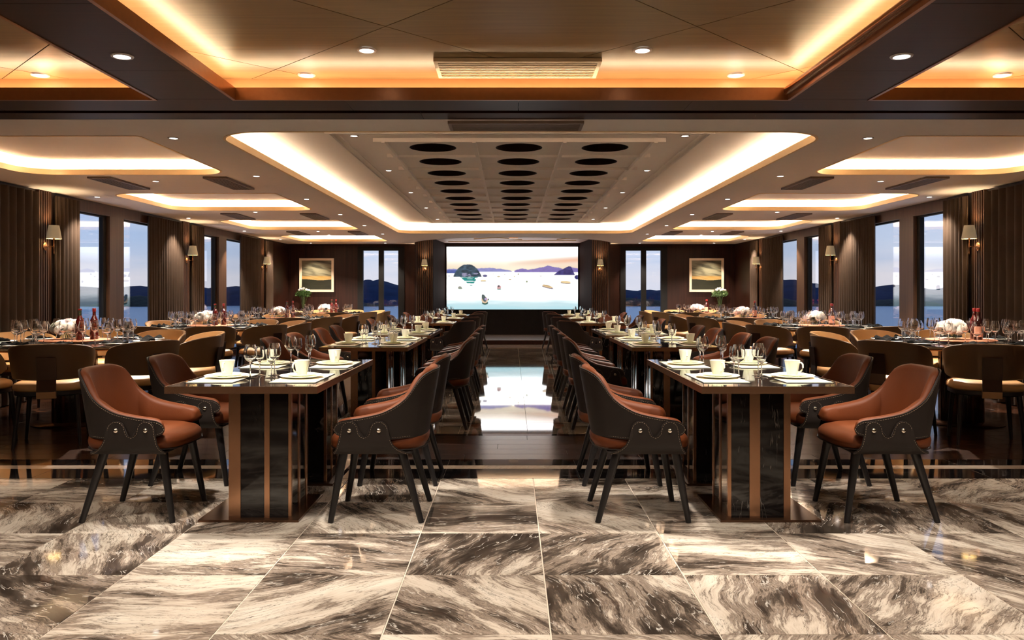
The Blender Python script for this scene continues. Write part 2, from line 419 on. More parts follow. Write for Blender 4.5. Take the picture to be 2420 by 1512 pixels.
# rows behind the camera: one slab
fpart('tile', tileme('tile', 'marble', 10.8, 5.1), .14, 5.26-3.0-2.55)
bmat = tileme('border_tile', 'black_marble', .9, .29)
for i in range(-6, 7):
    for y0, y1 in ((5.26, 5.55), (5.66, 5.86)):
        fpart('border_tile', tileme('border_tile', 'black_marble', .9, y1-y0, .0008) if i == -6 else LASTB[y0], i*.9, (y0+y1)/2) if i > -6 else None
    if i == -6:
        LASTB = {5.26: tileme('border_tile', 'black_marble', .9, .29, .0008), 5.66: tileme('border_tile', 'black_marble', .9, .20, .0008)}
        for y0, y1 in ((5.26, 5.55), (5.66, 5.86)): fpart('border_tile', LASTB[y0], i*.9, (y0+y1)/2)
ps = tileme('border_strip', 'pale_marble', 1.8, .11, .0008)
for i in range(-3, 4): fpart('border_strip', ps, i*1.8, 5.605)
# aisle marble field, x -1.66..1.94, y 6.85..17.9
at = tileme('tile', 'marble_aisle', .6, .6, .0012)
AX0, AX1, AY0, AY1 = -1.66, 1.94, 6.92, 17.72
for r in range(18):
    for c in range(6): fpart('tile', at, AX0+.3+.6*c, AY0+.3+.6*r)
bb = tileme('border_strip', 'black_marble', AX1-AX0+.36, .09, .0008); fpart('border_strip', bb, (AX0+AX1)/2, AY0-.045)
b2 = tileme('border_strip', 'black_marble', .18, AY1-AY0, .0008)
fpart('border_strip', b2, AX0-.09, (AY0+AY1)/2); fpart('border_strip', b2, AX1+.09, (AY0+AY1)/2)
fpart('border_strip', tileme('border_strip', 'pale_marble', 6, 1.1, .0008), .02, AY1+.6)
# walnut boards
bd = {}
def board(x0, x1, y0, y1):
    k = (round(x1-x0, 3), round(y1-y0, 3))
    if k not in bd: bd[k] = tileme('floor_board', 'floor_wood', k[0], k[1], .0007)
    fpart('floor_board', bd[k], (x0+x1)/2, (y0+y1)/2)
y = 5.86; r = 0
FX = 5.55
while y < 8.7:
    d = .194 if y < 6.8 else .2
    x = -FX - (r*.53) % 1.3
    while x < FX:
        a, b = max(x, -FX), min(x+1.3, FX); x += 1.3
        if b-a < .05: continue
        if y > 6.8:   # leave the aisle field free
            if b <= AX0-.18 or a >= AX1+.18: pass
            elif a < AX0-.18: b = AX0-.18
            elif b > AX1+.18: a = AX1+.18
            else: continue
            if b-a < .03: continue
        board(a, b, y, y+d)
    y += d; r += 1
for a, b in ((-FX, AX0-.18), (AX1+.18, FX)):
    fpart('floor_board', tileme('floor_board', 'floor_wood', b-a, YB-y, .001), (a+b)/2, (y+YB)/2)

# ================================================================== setting: ceilings
def offset(pts, d):
    """offset a CCW outline outwards by d"""
    n = len(pts); out = []
    for i in range(n):
        p0, p1, p2 = Vector(pts[i-1]), Vector(pts[i]), Vector(pts[(i+1) % n])
        a, b = (p1-p0).normalized(), (p2-p1).normalized()
        na, nb = Vector((a.y, -a.x)), Vector((b.y, -b.x))
        m_ = (na+nb); m_.normalize(); k = d/max(.35, m_.dot(na)); out.append((p1.x+m_.x*k, p1.y+m_.y*k))
    return out
def rrect(x0, x1, y0, y1, r, seg=8):
    """r: radii for corners (x0y0, x1y0, x1y1, x0y1), CCW"""
    pts = []
    for (cx, cy, a0, rr) in ((x0, y0, PI, r[0]), (x1, y0, 1.5*PI, r[1]), (x1, y1, 0, r[2]), (x0, y1, .5*PI, r[3])):
        sx = 1 if cx == x0 else -1; sy = 1 if cy == y0 else -1
        if rr < .01: pts.append((cx, cy)); continue
        for i in range(seg+1):
            a = a0+PI/2*i/seg; pts.append((cx+sx*rr+rr*math.cos(a), cy+sy*rr+rr*math.sin(a)))
    return pts
def holed(bm, outer, holes, z, mi=0):
    loops = [outer]+holes
    vl = [[Vector((x, y, 0)) for x, y in lp] for lp in loops]
    tris = geometry.tessellate_polygon(vl)
    fv = [bm.verts.new((x, y, z)) for lp in loops for x, y in lp]
    for t3 in tris:
        try: bm.faces.new([fv[i] for i in t3]).material_index = mi
        except ValueError: pass
def band(bm, pts, z0, z1, mi=0, pts2=None):
    pts2 = pts2 or pts; n = len(pts)
    a = [bm.verts.new((x, y, z0)) for x, y in pts]; b = [bm.verts.new((x, y, z1)) for x, y in pts2]
    for i in range(n): bm.faces.new((a[i], a[(i+1) % n], b[(i+1) % n], b[i])).material_index = mi
def cove(parent, pts, z0, lip, depth, zt, lipmat, recmat, stripmat, topmat=None, sh=.012, tophole=None, low=0.0, floating=False):
    """a lit cove: lip, ledge, recess wall, light strip and (optionally) the raised panel"""
    pz = Vector(parent.location)
    def put(name, bm, mat, smooth=None):
        me = finish(bm, name, mat, smooth); me.transform(Matrix.Translation(-pz)); return link(name, me, parent)
    bm = bmesh.new(); o1 = offset(pts, .012)
    band(bm, pts, z0, z0+lip); band(bm, o1, z0+.004, z0+lip); band(bm, pts, z0+lip, z0+lip, 0, o1); band(bm, pts, z0, z0-.004); band(bm, offset(pts, .02), z0-.004, z0-.004, 0, pts)
    band(bm, offset(pts, .02), z0-.004, z0)
    put('cove_lip', bm, lipmat, 35)
    o2 = offset(pts, depth)
    bm = bmesh.new(); band(bm, o1, z0+.015, z0+.015, 0, o2); band(bm, o2, z0+.015, zt)
    put('cove_recess', bm, recmat, 35)
    if topmat:
        bm = bmesh.new(); holed(bm, o2, tophole or [], zt); put('raised_ceiling', bm, topmat)
    i0, i1 = offset(pts, depth*.45), offset(pts, depth*.45+.02)
    zs = z0+lip-.012-sh-low
    if floating:
        i0, i1 = offset(pts, depth-.05), offset(pts, depth-.03); zs = zt-.026
        bm = bmesh.new(); fp = offset(pts, -.015); holed(bm, fp, [], zt-.055); band(bm, fp, zt-.055, zt-.04); holed(bm, fp, [], zt-.04); put('floating_panel', bm, topmat)
    bm = bmesh.new(); band(bm, i0, zs, zs+sh); band(bm, i1, zs, zs+sh); band(bm, i0, zs+sh, zs+sh, 0, i1); band(bm, i0, zs, zs, 0, i1)
    put('light_strip', bm, stripmat)

# --- white ceiling
RX = CO
main_open = rrect(RX-2.29, RX+2.29, 5.93, 16.0, (.38, .38, .30, .30), 10)
side_open = []
for k, (a, b) in enumerate(((6.09, 8.05), (9.6, 11.56), (13.1, 15.06), (16.6, 18.5))):
    for s in (-1, 1):
        x0, x1 = (RX-4.9, RX-2.9) if s < 0 else (RX+2.9, RX+4.9)
        rr = (.02, .02, .30, .30)
        if k > 0: rr = ((.30, .02, .30, .30) if s < 0 else (.02, .30, .30, .30))
        side_open.append(rrect(x0, x1, a, b, rr, 8))
arc = [(RX*.3+2.37*math.cos(PI*i/24)*1.0, YB-2.45*math.sin(PI*i/24)**.9) for i in range(25)]   # curved front of the stage ceiling
outer = [(-WX-.15, Y_D), (WX+.15, Y_D), (WX+.15, YB+.02)]+[(x, y) for x, y in arc]+[(-WX-.15, YB+.02)]
ceiling = empty('ceiling', (0, 0, ZC)); tag(ceiling, 'white plaster ceiling with lit rounded coves', kind='structure')
def cput(name, bm, mat, smooth=None, par=None):
    par = par or ceiling
    me = finish(bm, name, mat, smooth); me.transform(Matrix.Translation(-Vector(par.location))); return link(name, me, par)
bm = bmesh.new(); holed(bm, outer, [main_open]+side_open, ZC)
soffit = cput('soffit', bm, 'white')
bm = bmesh.new(); holed(bm, [(-WX-.2, Y_D), (WX+.2, Y_D), (WX+.2, 22), (-WX-.2, 22)], [], ZU+.25); cput('upper_slab', bm, 'dark_gap')
cove(ceiling, main_open, ZC, .055, .13, ZU, 'lip_pale', 'white', 'strip_main', 'white', low=.005)
for so in side_open: cove(ceiling, so, ZC, .05, .11, ZU, 'lip_pale', 'white', 'strip_side', 'white', floating=True)
# stepped moulding inside the main cove
def frame_box(bm, x0, x1, y0, y1, wd, z0, z1):
    box(bm, x0, x1, y0, y0+wd, z0, z1); box(bm, x0, x1, y1-wd, y1, z0, z1)
    box(bm, x0, x0+wd, y0+wd, y1-wd, z0, z1); box(bm, x1-wd, x1, y0+wd, y1-wd, z0, z1)
bm = bmesh.new(); frame_box(bm, RX-1.68, RX+1.68, 6.9, 15.75, .035, ZU-.018, ZU+.001); cput('moulding', bm, 'white')
bm = bmesh.new(); frame_box(bm, RX-1.60, RX+1.60, 7.0, 15.7, .02, ZU-.01, ZU+.001); cput('moulding', bm, 'white')
# coffer grid 3 x 10 with round portholes
P = .815; GX, GY = RX+.0, 7.62-P/2
cf = empty('coffered_ceiling_raft', (GX, GY, ZU)); tag(cf, 'white coffered raft with three columns of round portholes in the middle of the ceiling', 'ceiling raft')
def coffer_me():
    bm = bmesh.new(); hp = P/2; R = .222; z = -.012
    hole = [(R*math.cos(-2*PI*i/32), R*math.sin(-2*PI*i/32)) for i in range(32)]
    holed(bm, [(-hp, -hp), (hp, -hp), (hp, hp), (-hp, hp)], [hole], z, 0)
    band(bm, hole, z, z+.05, 1)
    ring2 = [(x*1.03, y*1.03) for x, y in hole]; band(bm, hole, z+.05, z+.05, 1, ring2); band(bm, ring2, z+.05, z+.14, 1)
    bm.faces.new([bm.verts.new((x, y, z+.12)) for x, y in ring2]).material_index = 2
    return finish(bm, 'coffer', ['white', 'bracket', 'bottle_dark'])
cme = coffer_me()
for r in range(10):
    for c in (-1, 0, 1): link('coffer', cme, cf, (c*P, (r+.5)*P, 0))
rib_long = boxme('coffer_rib', 'white', -.016, .016, -.02, 10*P+.02, -.045, 0)
rib_x = boxme('coffer_rib', 'white', -1.5*P-.09, 1.5*P+.09, -.016, .016, -.036, 0)
for c in range(4): link('coffer_rib', rib_long, cf, ((c-1.5)*P, 0, 0))
for r in range(11): link('coffer_rib', rib_x, cf, (0, r*P, .0))
# cut the raised ceiling over the raft: the portholes go up through it
for o in [o for o in ceiling.children if o.name.startswith('raised_ceiling')][:1]:
    me = o.data; bm = bmesh.new(); o2 = offset(main_open, .13)
    holed(bm, o2, [[(GX-1.5*P, GY), (GX-1.5*P, GY+10*P), (GX+1.5*P, GY+10*P), (GX+1.5*P, GY)]], ZU)
    me2 = finish(bm, 'raised_ceiling', 'white'); me2.transform(Matrix.Translation((0, 0, -ZC))); o.data = me2
# stage ceiling: raised rose-beige disc with brass rods
stage_c = empty('ceiling_stage', (0, 19, 2.54)); tag(stage_c, 'rose beige ceiling over the stage with crossing brass rods', kind='structure')
bm = bmesh.new(); box(bm, -2.5, 2.5, 16.9, 21.6, 2.54, 2.6)
cput('soffit', bm, 'pink_ceiling', par=stage_c)
bm = bmesh.new()
for i in range(24):
    a, b = arc[i], arc[i+1]
    vs = [bm.verts.new((a[0], a[1], ZC-.003)), bm.verts.new((b[0], b[1], ZC-.003)), bm.verts.new((b[0], b[1], 2.54)), bm.verts.new((a[0], a[1], 2.54))]
    bm.faces.new(vs)
cput('curved_fascia', bm, 'wall_wood', 60, stage_c)
for (a, b) in (((-1.95, 18.2), (-.4, 18.7)), ((-1.2, 17.75), (.25, 19.6)), ((-.9, 19.3), (1.1, 17.6)), ((.3, 18.4), (1.9, 18.0)), ((1.1, 19.5), (1.95, 18.4)), ((-1.9, 19.4), (-.8, 17.8)), ((-1.6, 20.3), (1.6, 19.9))):
    link('brass_rod', rod_me('brass_rod', 'lip_pale', (a[0], a[1]-19, -.03), (b[0], b[1]-19, -.03), .012, .012, 8), stage_c)
# glow of the stage ceiling: recessed strip along the arc
bm = bmesh.new(); tube(bm, [(x*.96, y+.08, 2.43) for x, y in arc[3:22]], .012, 6); cput('light_strip', bm, 'strip_main', par=stage_c)

# --- dark ceiling (front), z 2.40, with coves going up
dark = empty('ceiling_dark', (0, 0, ZC)); tag(dark, 'dark veneered ceiling over the foreground with three lit coves and diagonal joints', kind='structure')
ZD = 2.565
copen = [(-1.695, -2.6), (1.695, -2.6), (1.695, 4.93), (-1.695, 4.93)]
lopen = [(-5.35, -2.6), (-2.20, -2.6), (-2.20, 4.93), (-5.35, 4.93)]
ropen = [(2.21, -2.6), (5.35, -2.6), (5.35, 4.93), (2.21, 4.93)]
# soffit boards (with hairline joints)
def soffit_board(x0, x1, y0, y1):
    bm = bmesh.new(); box(bm, x0+.0015, x1-.0015, y0+.0015, y1-.0015, ZC, ZC+.012); cput('soffit_panel', bm, 'soffit_wood', par=dark)
for x0, x1 in ((-2.2, -1.695), (1.695, 2.21)):
    for y0, y1 in ((-3.2, 0.3), (.3, 3.3), (3.3, 4.30), (4.30, 4.93)): soffit_board(x0, x1, y0, y1)
for x0, x1 in ((-5.6, -3.3), (-3.3, -1.03), (-1.03, .045), (.045, 1.12), (1.12, 3.4), (3.4, 5.6)): soffit_board(x0, x1, 4.93, 5.24)
for x0, x1 in ((-5.6, -.60), (-.6, 5.6)): soffit_board(x0, x1, 5.31, 5.50)
bm = bmesh.new(); box(bm, -5.6, 5.6, 5.24, 5.31, 2.43, 2.44); cput('shadow_gap', bm, 'dark_gap', par=dark)
bm = bmesh.new(); box(bm, -5.6, 5.6, 5.495, 5.505, ZC, ZU+.3); box(bm, -5.7, -5.35, -3.2, 5.5, ZC, ZC+.012); box(bm, 5.35, 5.7, -3.2, 5.5, ZC, ZC+.012); box(bm, -5.6, 5.6, -3.2, -2.6, ZC, ZC+.012); cput('ceiling_edge', bm, 'soffit_wood', par=dark)
bm = bmesh.new(); box(bm, -5.7, 5.7, -3.2, 5.5, ZD+.12, ZD+.14); cput('upper_slab', bm, 'dark_gap', par=dark)
for op in (copen, lopen, ropen): cove(dark, op, ZC, .072, .15, ZD, 'gold', 'recess', 'strip', None)
# bulbous metal edge along the right side of the centre cove
bm = bmesh.new(); tube(bm, [(1.684, -2.5, ZC+.046), (1.684, 4.90, ZC+.046)], .027, 16); cput('rounded_edge', bm, 'bronze', 60, dark)
# diamond panels
def clip(poly, x0, x1, y0, y1):
    def cut(ps, f):
        out = []
        for i in range(len(ps)):
            a, b = ps[i-1], ps[i]; fa, fb = f(a), f(b)
            if (fa >= 0) != (fb >= 0):
                t_ = fa/(fa-fb); out.append((a[0]+(b[0]-a[0])*t_, a[1]+(b[1]-a[1])*t_))
            if fb >= 0: out.append(b)
        return out
    for f in (lambda p: p[0]-x0, lambda p: x1-p[0], lambda p: p[1]-y0, lambda p: y1-p[1]):
        if poly: poly = cut(poly, f)
    return poly
DX = 1.58
for (x0, x1) in ((-1.845, 1.845), (-5.5, -2.05), (2.06, 5.5)):
    for i in range(-6, 7):
        for j in range(-8, 4):
            for hlf in (0, 1):
                cx = -.64+DX*i+(DX/2 if hlf else 0); cy = 4.08+DX*j+(DX/2 if hlf else 0)+DX/2
                q = DX/2-.004
                pl = clip([(cx-q, cy), (cx, cy-q), (cx+q, cy), (cx, cy+q)], x0, x1, -2.75, 5.08)
                pl = [p for k_, p in enumerate(pl) if (Vector(p)-Vector(pl[k_-1])).length > 1e-4]
                if len(pl) < 3: continue
                gx, gy = sum(p[0] for p in pl)/len(pl), sum(p[1] for p in pl)/len(pl)
                bm = bmesh.new(); prism(bm, [(p[0]-gx, p[1]-gy) for p in pl], 0, .015)
                link('ceiling_panel', finish(bm, 'ceiling_panel', 'ceil_wood'), dark, (gx, gy, ZD-ZC))

# ================================================================== setting: walls
def wall_side(s):
    nm = 'wall_left' if s < 0 else 'wall_right'
    X = s*WX
    W = empty(nm, (X, 8, 0)); tag(W, 'dark wooden wall between the windows on the %s' % ('left' if s < 0 else 'right'), kind='structure')
    def B(name, mat, a, b, y0, y1, z0, z1, **k):   # a,b: distances outward from the wall plane
        xa, xb = sorted((a*s, b*s))
        me = boxme(name, mat, xa, xb, y0-8, y1-8, z0, z1, **k); return link(name, me, W)
    YC = (9.32, 13.38, 17.44)
    B('wall_panel', 'wall_wood', 0, .15, -3.2, YC[0]-.3, 0, ZU)
    for k, yc in enumerate(YC):
        B('slat_backing', 'dark_gap', 0, .15, yc-.3, yc+.3, 0, ZU)
        for i in range(6): B('wall_slat', 'slat_wood', -.03, 0, yc-.115+i*.045, yc-.115+i*.045+.022, .08, ZC-.002)
        y1 = yc+.3; y2 = (YC[k+1]-.3) if k < 2 else 18.28
        B('header_panel', 'post_wood', 0, .15, y1, y2, 2.25, ZU); B('sill_panel', 'wall_wood', -.0, .15, y1, y2, 0, .1)
        if k < 2: B('window_post', 'post_wood', 0, .15, yc+1.57, yc+1.96, .1, 2.25)
    B('wall_panel', 'wall_wood', 0, .15, 18.28, YB+.2, 0, ZU)
    # windows
    n = 1 if s < 0 else 6
    for k, yc in enumerate(YC):
        spans = [(yc+.3, yc+1.57), (yc+1.96, yc+3.76)] if k < 2 else [(yc+.3, 18.28)]
        for (a, b) in spans:
            wn = empty('window_%d' % n, (X+s*.08, (a+b)/2, .1)); n += 1
            tag(wn, 'tall window with black frame overlooking the bay in the %s wall' % ('left' if s < 0 else 'right'), kind='structure')
            hw = (b-a)/2; hh = 2.15
            bm = bmesh.new(); t_ = .035
            box(bm, -.03, .03, -hw, -hw+t_, 0, hh); box(bm, -.03, .03, hw-t_*2.2, hw, 0, hh); box(bm, -.03, .03, -hw+t_, hw-t_*2.2, 0, t_); box(bm, -.03, .03, -hw+t_, hw-t_*2.2, hh-.02, hh)
            link('window_frame', finish(bm, 'window_frame', 'black_frame'), wn)
            link('pane', boxme('pane', 'pane', -.004, .004, -hw+t_, hw-t_*2.2, t_, hh-.02), wn)
    return W
wall_side(-1); wall_side(1)
boxobj('wall_rear', 'wall_wood', -5.6, 5.6, -3.3, -3.2, 0, 2.7)['kind'] = 'structure'
bpy.data.objects['wall_rear']['label'] = 'dark wooden wall behind the viewpoint'
# back wall
WB = empty('wall_back', (0, YB, 0)); tag(WB, 'dark veneered back wall with doors, slat columns and stage niche', kind='structure')
def BB(name, mat, x0, x1, y0, y1, z0, z1, par=WB, **k):
    return link(name, boxme(name, mat, x0, x1, y0-YB, y1-YB, z0, z1, **k), par)
for s in (-1, 1):
    o = .02
    def X(a): return o+s*a
    def XB(name, mat, a, b, *r, **k):
        x0, x1 = sorted((X(a), X(b))); return BB(name, mat, x0, x1, *r, **k)
    XB('wall_panel', 'wall_wood', 3.77, 4.62, YB, YB+.12, 0, ZU); XB('wall_panel', 'wall_wood', 4.62, 5.6, YB, YB+.12, 0, ZU)
    XB('wall_panel', 'wall_wood', 2.36, 2.64, YB, YB+.12, 0, ZU); XB('wall_panel', 'wall_wood', 2.64, 3.77, YB, YB+.12, 2.34, ZU)
    XB('slat_backing', 'dark_gap', 1.93, 2.36, YB, YB+.12, 0, ZU)
    for i in range(9): XB('wall_slat', 'slat_wood', 1.945+i*.046, 1.945+i*.046+.022, YB-.03, YB, .08, ZC+.12)
    # niche side
    bm = bmesh.new(); xs = [(X(1.93), YB-.0), (X(1.78), 21.5), (X(1.98), 21.5), (X(2.1), YB+.02)]
    if s < 0: xs = xs[::-1]
    prism(bm, [(x, y-YB) for x, y in xs], 0, 2.56); link('niche_side', finish(bm, 'niche_side', 'niche_wood'), WB)
    dn = empty('door_%d' % (1 if s < 0 else 2), (X(3.2), YB+.03, 0)); tag(dn, 'black framed glazed double door in the back wall, %s of the stage' % ('left' if s < 0 else 'right'), kind='structure')
    bm = bmesh.new(); box(bm, -.57, -.44, -.06, .05, 0, 2.34); box(bm, .42, .57, -.06, .05, 0, 2.34); box(bm, -.06, .06, -.05, .05, 0, 2.245); box(bm, -.44, .42, -.06, .05, 2.245, 2.34); box(bm, -.44, -.06, -.05, .05, 0, .12); box(bm, .06, .42, -.05, .05, 0, .12)
    link('door_frame', finish(bm, 'door_frame', 'black_frame'), dn)
    link('pane', boxme('pane', 'pane', -.44, -.06, -.004, .004, .12, 2.245), dn); link('pane', boxme('pane', 'pane', .06, .42, -.004, .004, .12, 2.245), dn)
BB('niche_back', 'charcoal', -2.0, 2.0, 21.5, 21.6, 0, 2.56)
for i in range(30): BB('fluted_board', 'charcoal', -1.76+i*.119, -1.76+i*.119+.112, 21.485, 21.5, .1, .765)
BB('niche_header', 'wall_wood', -1.8, 1.84, 21.40, 21.5, 2.455, 2.56)
st = boxobj('stage', 'stage_top', -2.6, 2.64, 18.9, 21.6, 0, .1); tag(st, 'low stage step with taupe top in front of the screen', kind='structure')
link('riser', boxme('riser', 'wall_wood', -2.62, 2.62, -1.37, -1.35, -.045, .040), st)

# ---- screen and paintings (flat pictures as vertex colours)
def picture(name, mat, w_, h_, nx, ny, fn, parent=None, loc=(0, 0, 0)):
    u = np.linspace(0, 1, nx); v = np.linspace(0, 1, ny); U, V = np.meshgrid(u, v)
    verts = np.stack([(U-.5)*w_, U*0, (V-.5)*h_], -1).reshape(-1, 3)
    idx = np.arange(nx*ny).reshape(ny, nx)
    faces = np.stack([idx[:-1, :-1], idx[:-1, 1:], idx[1:, 1:], idx[1:, :-1]], -1).reshape(-1, 4)
    me = bpy.data.meshes.new(name); me.from_pydata(verts.tolist(), [], faces.tolist())
    col = np.ones((ny*nx, 4), np.float32); col[:, :3] = fn(U, V).reshape(-1, 3)
    at_ = me.color_attributes.new('pic', 'FLOAT_COLOR', 'POINT'); at_.data.foreach_set('color', col.ravel())
    me.materials.append(M[mat]); return link(name, me, parent, loc)
def vnoise(U, V, sx, sy, seed, octv=4):
    r = np.random.RandomState(seed); out = 0*U; amp = 1; tot = 0
    for o_ in range(octv):
        g = r.rand(64, 64); x = U*sx*2**o_ % 63; y_ = V*sy*2**o_ % 63
        xi, yi = x.astype(int), y_.astype(int); fx, fy = x-xi, y_-yi; fx = fx*fx*(3-2*fx); fy = fy*fy*(3-2*fy)
        out = out+amp*((g[yi, xi]*(1-fx)+g[yi, xi+1]*fx)*(1-fy)+(g[yi+1, xi]*(1-fx)+g[yi+1, xi+1]*fx)*fy); tot += amp; amp *= .5
    return out/tot
def lerp(a, b, t_): t_ = np.clip(t_, 0, 1)[..., None]; return np.array(a)*(1-t_)+np.array(b)*t_
def paint_screen(U, V):
    sky = lerp((1.0, .84, .60), (1.0, .97, .98), (V-.63)/.30)
    sky = sky*(1-np.clip((U-.45)*1.6, 0, 1)[..., None]*np.array([0, .1, .12]))
    st_ = np.exp(-((V-(.73+.13*(U-.55)))/.035)**2)*np.clip((U-.45)*2.2, 0, 1)
    sky = sky*(1-st_[..., None])+np.array([.98, .58, .40])*st_[..., None]
    sea = lerp((.52, .84, .92), (1.0, .99, .98), V/.26+vnoise(U, V, 6, 30, 3)*.35-.2)
    img = np.where((V > .61)[..., None], sky, sea)
    glow = np.exp(-((V-.6)/.1)**2-((U-.55)/.3)**2)
    img = img*(1-.5*glow[..., None])+np.array([1.1, 1.02, .85])*.5*glow[..., None]
    def put(mask, colr, tex=0, seed=1):
        n_ = vnoise(U, V, 50, 50, seed)
        cc = np.array(colr)*(1+tex*(n_[..., None]-.5)*2)
        return np.where(mask[..., None], cc, img)
    jag = (vnoise(U, U*0, 34, 1, 9)-.5)
    h1 = .605+np.interp(U, [0, .05, .12, .2, .3, .4, .47, .5], [.04, .045, .03, .05, .06, .045, .02, 0])+jag*.02
    img = put((V > .60) & (V < h1) & (U < .5), (.30, .30, .62), .15, 2)
    h2 = .6+np.interp(U, [.5, .53, .58, .62, .68, .74, .78, .83, .9, .96, 1], [0, .03, .055, .03, .05, .075, .1, .07, .04, .075, .06])+jag*.025
    img = put((V > .595) & (V < h2) & (U > .515), (.26, .20, .52), .2, 3)
    img = put((V > .575) & (V < .63+jag*.02) & (U < .1), (.10, .14, .42), .2, 4)
    # near island, left
    du = (U-.158)/.108; h3 = .52+.2*np.clip(1-np.abs(du)**2.3, 0, 1)**.8+jag*.02
    # teal mirror
    tm = (np.abs(U-.17-.4*(.52-V)*.3) < .07*(1-(.52-V)/.16)) & (V < .52) & (V > .38) & (vnoise(U, V, 6, 60, 5) > .24+(.52-V)*1.6)
    img = put(tm, (.02, .30, .28), .4, 6)
    img = put((V > .52) & (V < h3) & (np.abs(du) < 1), (.05, .09, .13), 1.0, 7)
    rk = vnoise(U, V, 40, 22, 8) > .58
    img = put((V > .525) & (V < .58) & (np.abs(du) < .75) & rk, (.34, .32, .48))
    h4 = .545+np.interp(U, [.81, .86, .90, .93, .95, .975], [0, .07, .11, .14, .13, .02])+jag*.02
    img = put((V > .548) & (V < h4) & (U > .81) & (U < .975), (.06, .05, .20), .7, 11)
    img = put((np.abs((U-.995)/.022)**2+np.abs((V-.515)/.035)**2 < 1), (.04, .04, .18), .4, 12)
    def xy(px, py): return (px-468)/1497, (918-py)/708
    def ell(px, py, rx, ry, c, ang=0):
        nonlocal img
        a, b = xy(px, py); x = (U-a)*1497; y_ = (V-b)*708; ca, sa = math.cos(ang), math.sin(ang)
        X_, Y_ = x*ca+y_*sa, -x*sa+y_*ca; img = put((X_/rx)**2+(Y_/ry)**2 < 1, c)
    ell(905, 845, 34, 20, (.02, .10, .08)); ell(900, 810, 36, 40, (.85, .62, .42), .5); ell(893, 790, 22, 45, (.10, .14, .14), .4); ell(915, 800, 16, 14, (.55, .42, .7)); ell(945, 805, 7, 9, (.1, .1, .1))
    ell(1065, 688, 24, 9, (.02, .25, .2)); ell(1065, 668, 24, 20, (.75, .42, .42), .3); ell(1060, 655, 14, 12, (.15, .1, .12))
    ell(622, 680, 26, 8, (.2, .3, .2)); ell(618, 668, 22, 12, (.35, .35, .3))
    for (x, y_, rx, ry, c, a) in ((1620, 670, 68, 9, (.15, .12, .2), -.22), (1618, 658, 62, 12, (.9, .66, .35), -.22), (1610, 648, 44, 7, (.6, .4, .2), -.2),
        (1825, 622, 60, 7, (.25, .2, .2), -.1), (1825, 608, 58, 13, (.95, .72, .38), -.08), (885, 600, 36, 4, (.4, .3, .2), 0), (885, 591, 34, 7, (.98, .8, .5), 0),
        (905, 538, 28, 14, (.15, .14, .3), 0), (1060, 548, 20, 6, (.6, .5, .3), 0), (1190, 580, 16, 8, (.6, .5, .3), 0), (1382, 603, 10, 12, (.3, .35, .2), 0),
        (1285, 520, 9, 8, (.4, .4, .25), 0), (1000, 517, 5, 5, (.5, .4, .3), 0), (1130, 523, 7, 4, (.5, .4, .3), 0), (1240, 547, 7, 6, (.5, .45, .2), 0),
        (1540, 542, 14, 4, (.6, .5, .4), 0), (495, 541, 10, 6, (.25, .25, .4), 0)):
        ell(x, y_, rx, ry, c, a)
    for ax in (0, 1):      # soften the pixel edges
        img = (np.roll(img, 1, ax)+2*img+np.roll(img, -1, ax))/4
    m_ = np.clip((img.min(-1, keepdims=True)-.62)/.33, 0, 1); return np.clip(img, 0, 1.1)*(.31+.69*m_**2.5)
def paint_land(U, V):
    n = vnoise(U*.6+V*.25, V+.18*U, 4, 14, 21, 5)
    sky = lerp((.10, .09, .055), (.42, .38, .24), (n-.34)/.3)
    gold = lerp((.55, .27, .06), (.75, .5, .2), (n-.35)/.3)
    dk = lerp((.016, .018, .010), (.055, .055, .03), vnoise(U, V, 3, 10, 22))
    img = np.where((V > .45)[..., None], sky, gold)
    g2 = np.clip(1-np.abs(V-.42)/.09, 0, 1)*np.clip(vnoise(U, V, 3, 22, 23)*2.2-.5, 0, 1)
    img = img*(1-g2[..., None])+np.array([.72, .40, .10])*g2[..., None]
    hz = .34+.02*np.sin(U*6+1)
    img = np.where((V < hz)[..., None], dk, img)
    lt = np.clip(1-np.abs(V-.62-.1*(U-.5))/.05, 0, 1)*np.clip((U-.35)*2, 0, 1)*np.clip(vnoise(U, V, 12, 30, 24)*2-.6, 0, 1)
    return (img*(1-lt[..., None])+np.array([.55, .42, .22])*lt[..., None])*.5
sr = empty('projection_screen', (.02, 21.44, 0)); tag(sr, 'large lit screen above the stage showing a bay with islands and boats', 'screen')
picture('screen_picture', 'screen', 3.50, 1.67, 520, 248, paint_screen, sr, (0, 0, 1.608))
link('screen_bezel', boxme('screen_bezel', 'black_frame', -1.765, 1.765, .004, .035, .762, 2.455), sr)
link('screen_edge', boxme('screen_edge', 'white_mass', -1.758, -1.752, -.004, .004, .77, 2.446), sr)
for s in (-1, 1):
    pf = empty('framed_painting', (.0+s*4.745, YB-.02, 1.647)); tag(pf, 'square framed landscape painting with golden horizon on the back wall, %s of the stage' % ('left' if s < 0 else 'right'), 'picture')
    bm = bmesh.new()
    for (a, b, c, d) in ((-.42, .42, .355, .41), (-.42, .42, -.41, -.355), (-.42, -.363, -.355, .355), (.363, .42, -.355, .355)): box(bm, a, b, -.03, .018, c, d)
    link('frame', finish(bm, 'frame', 'frame_cream'), pf)
    picture('canvas', 'painting', .73, .715, 130, 130, paint_land, pf, (0, -.005, 0))

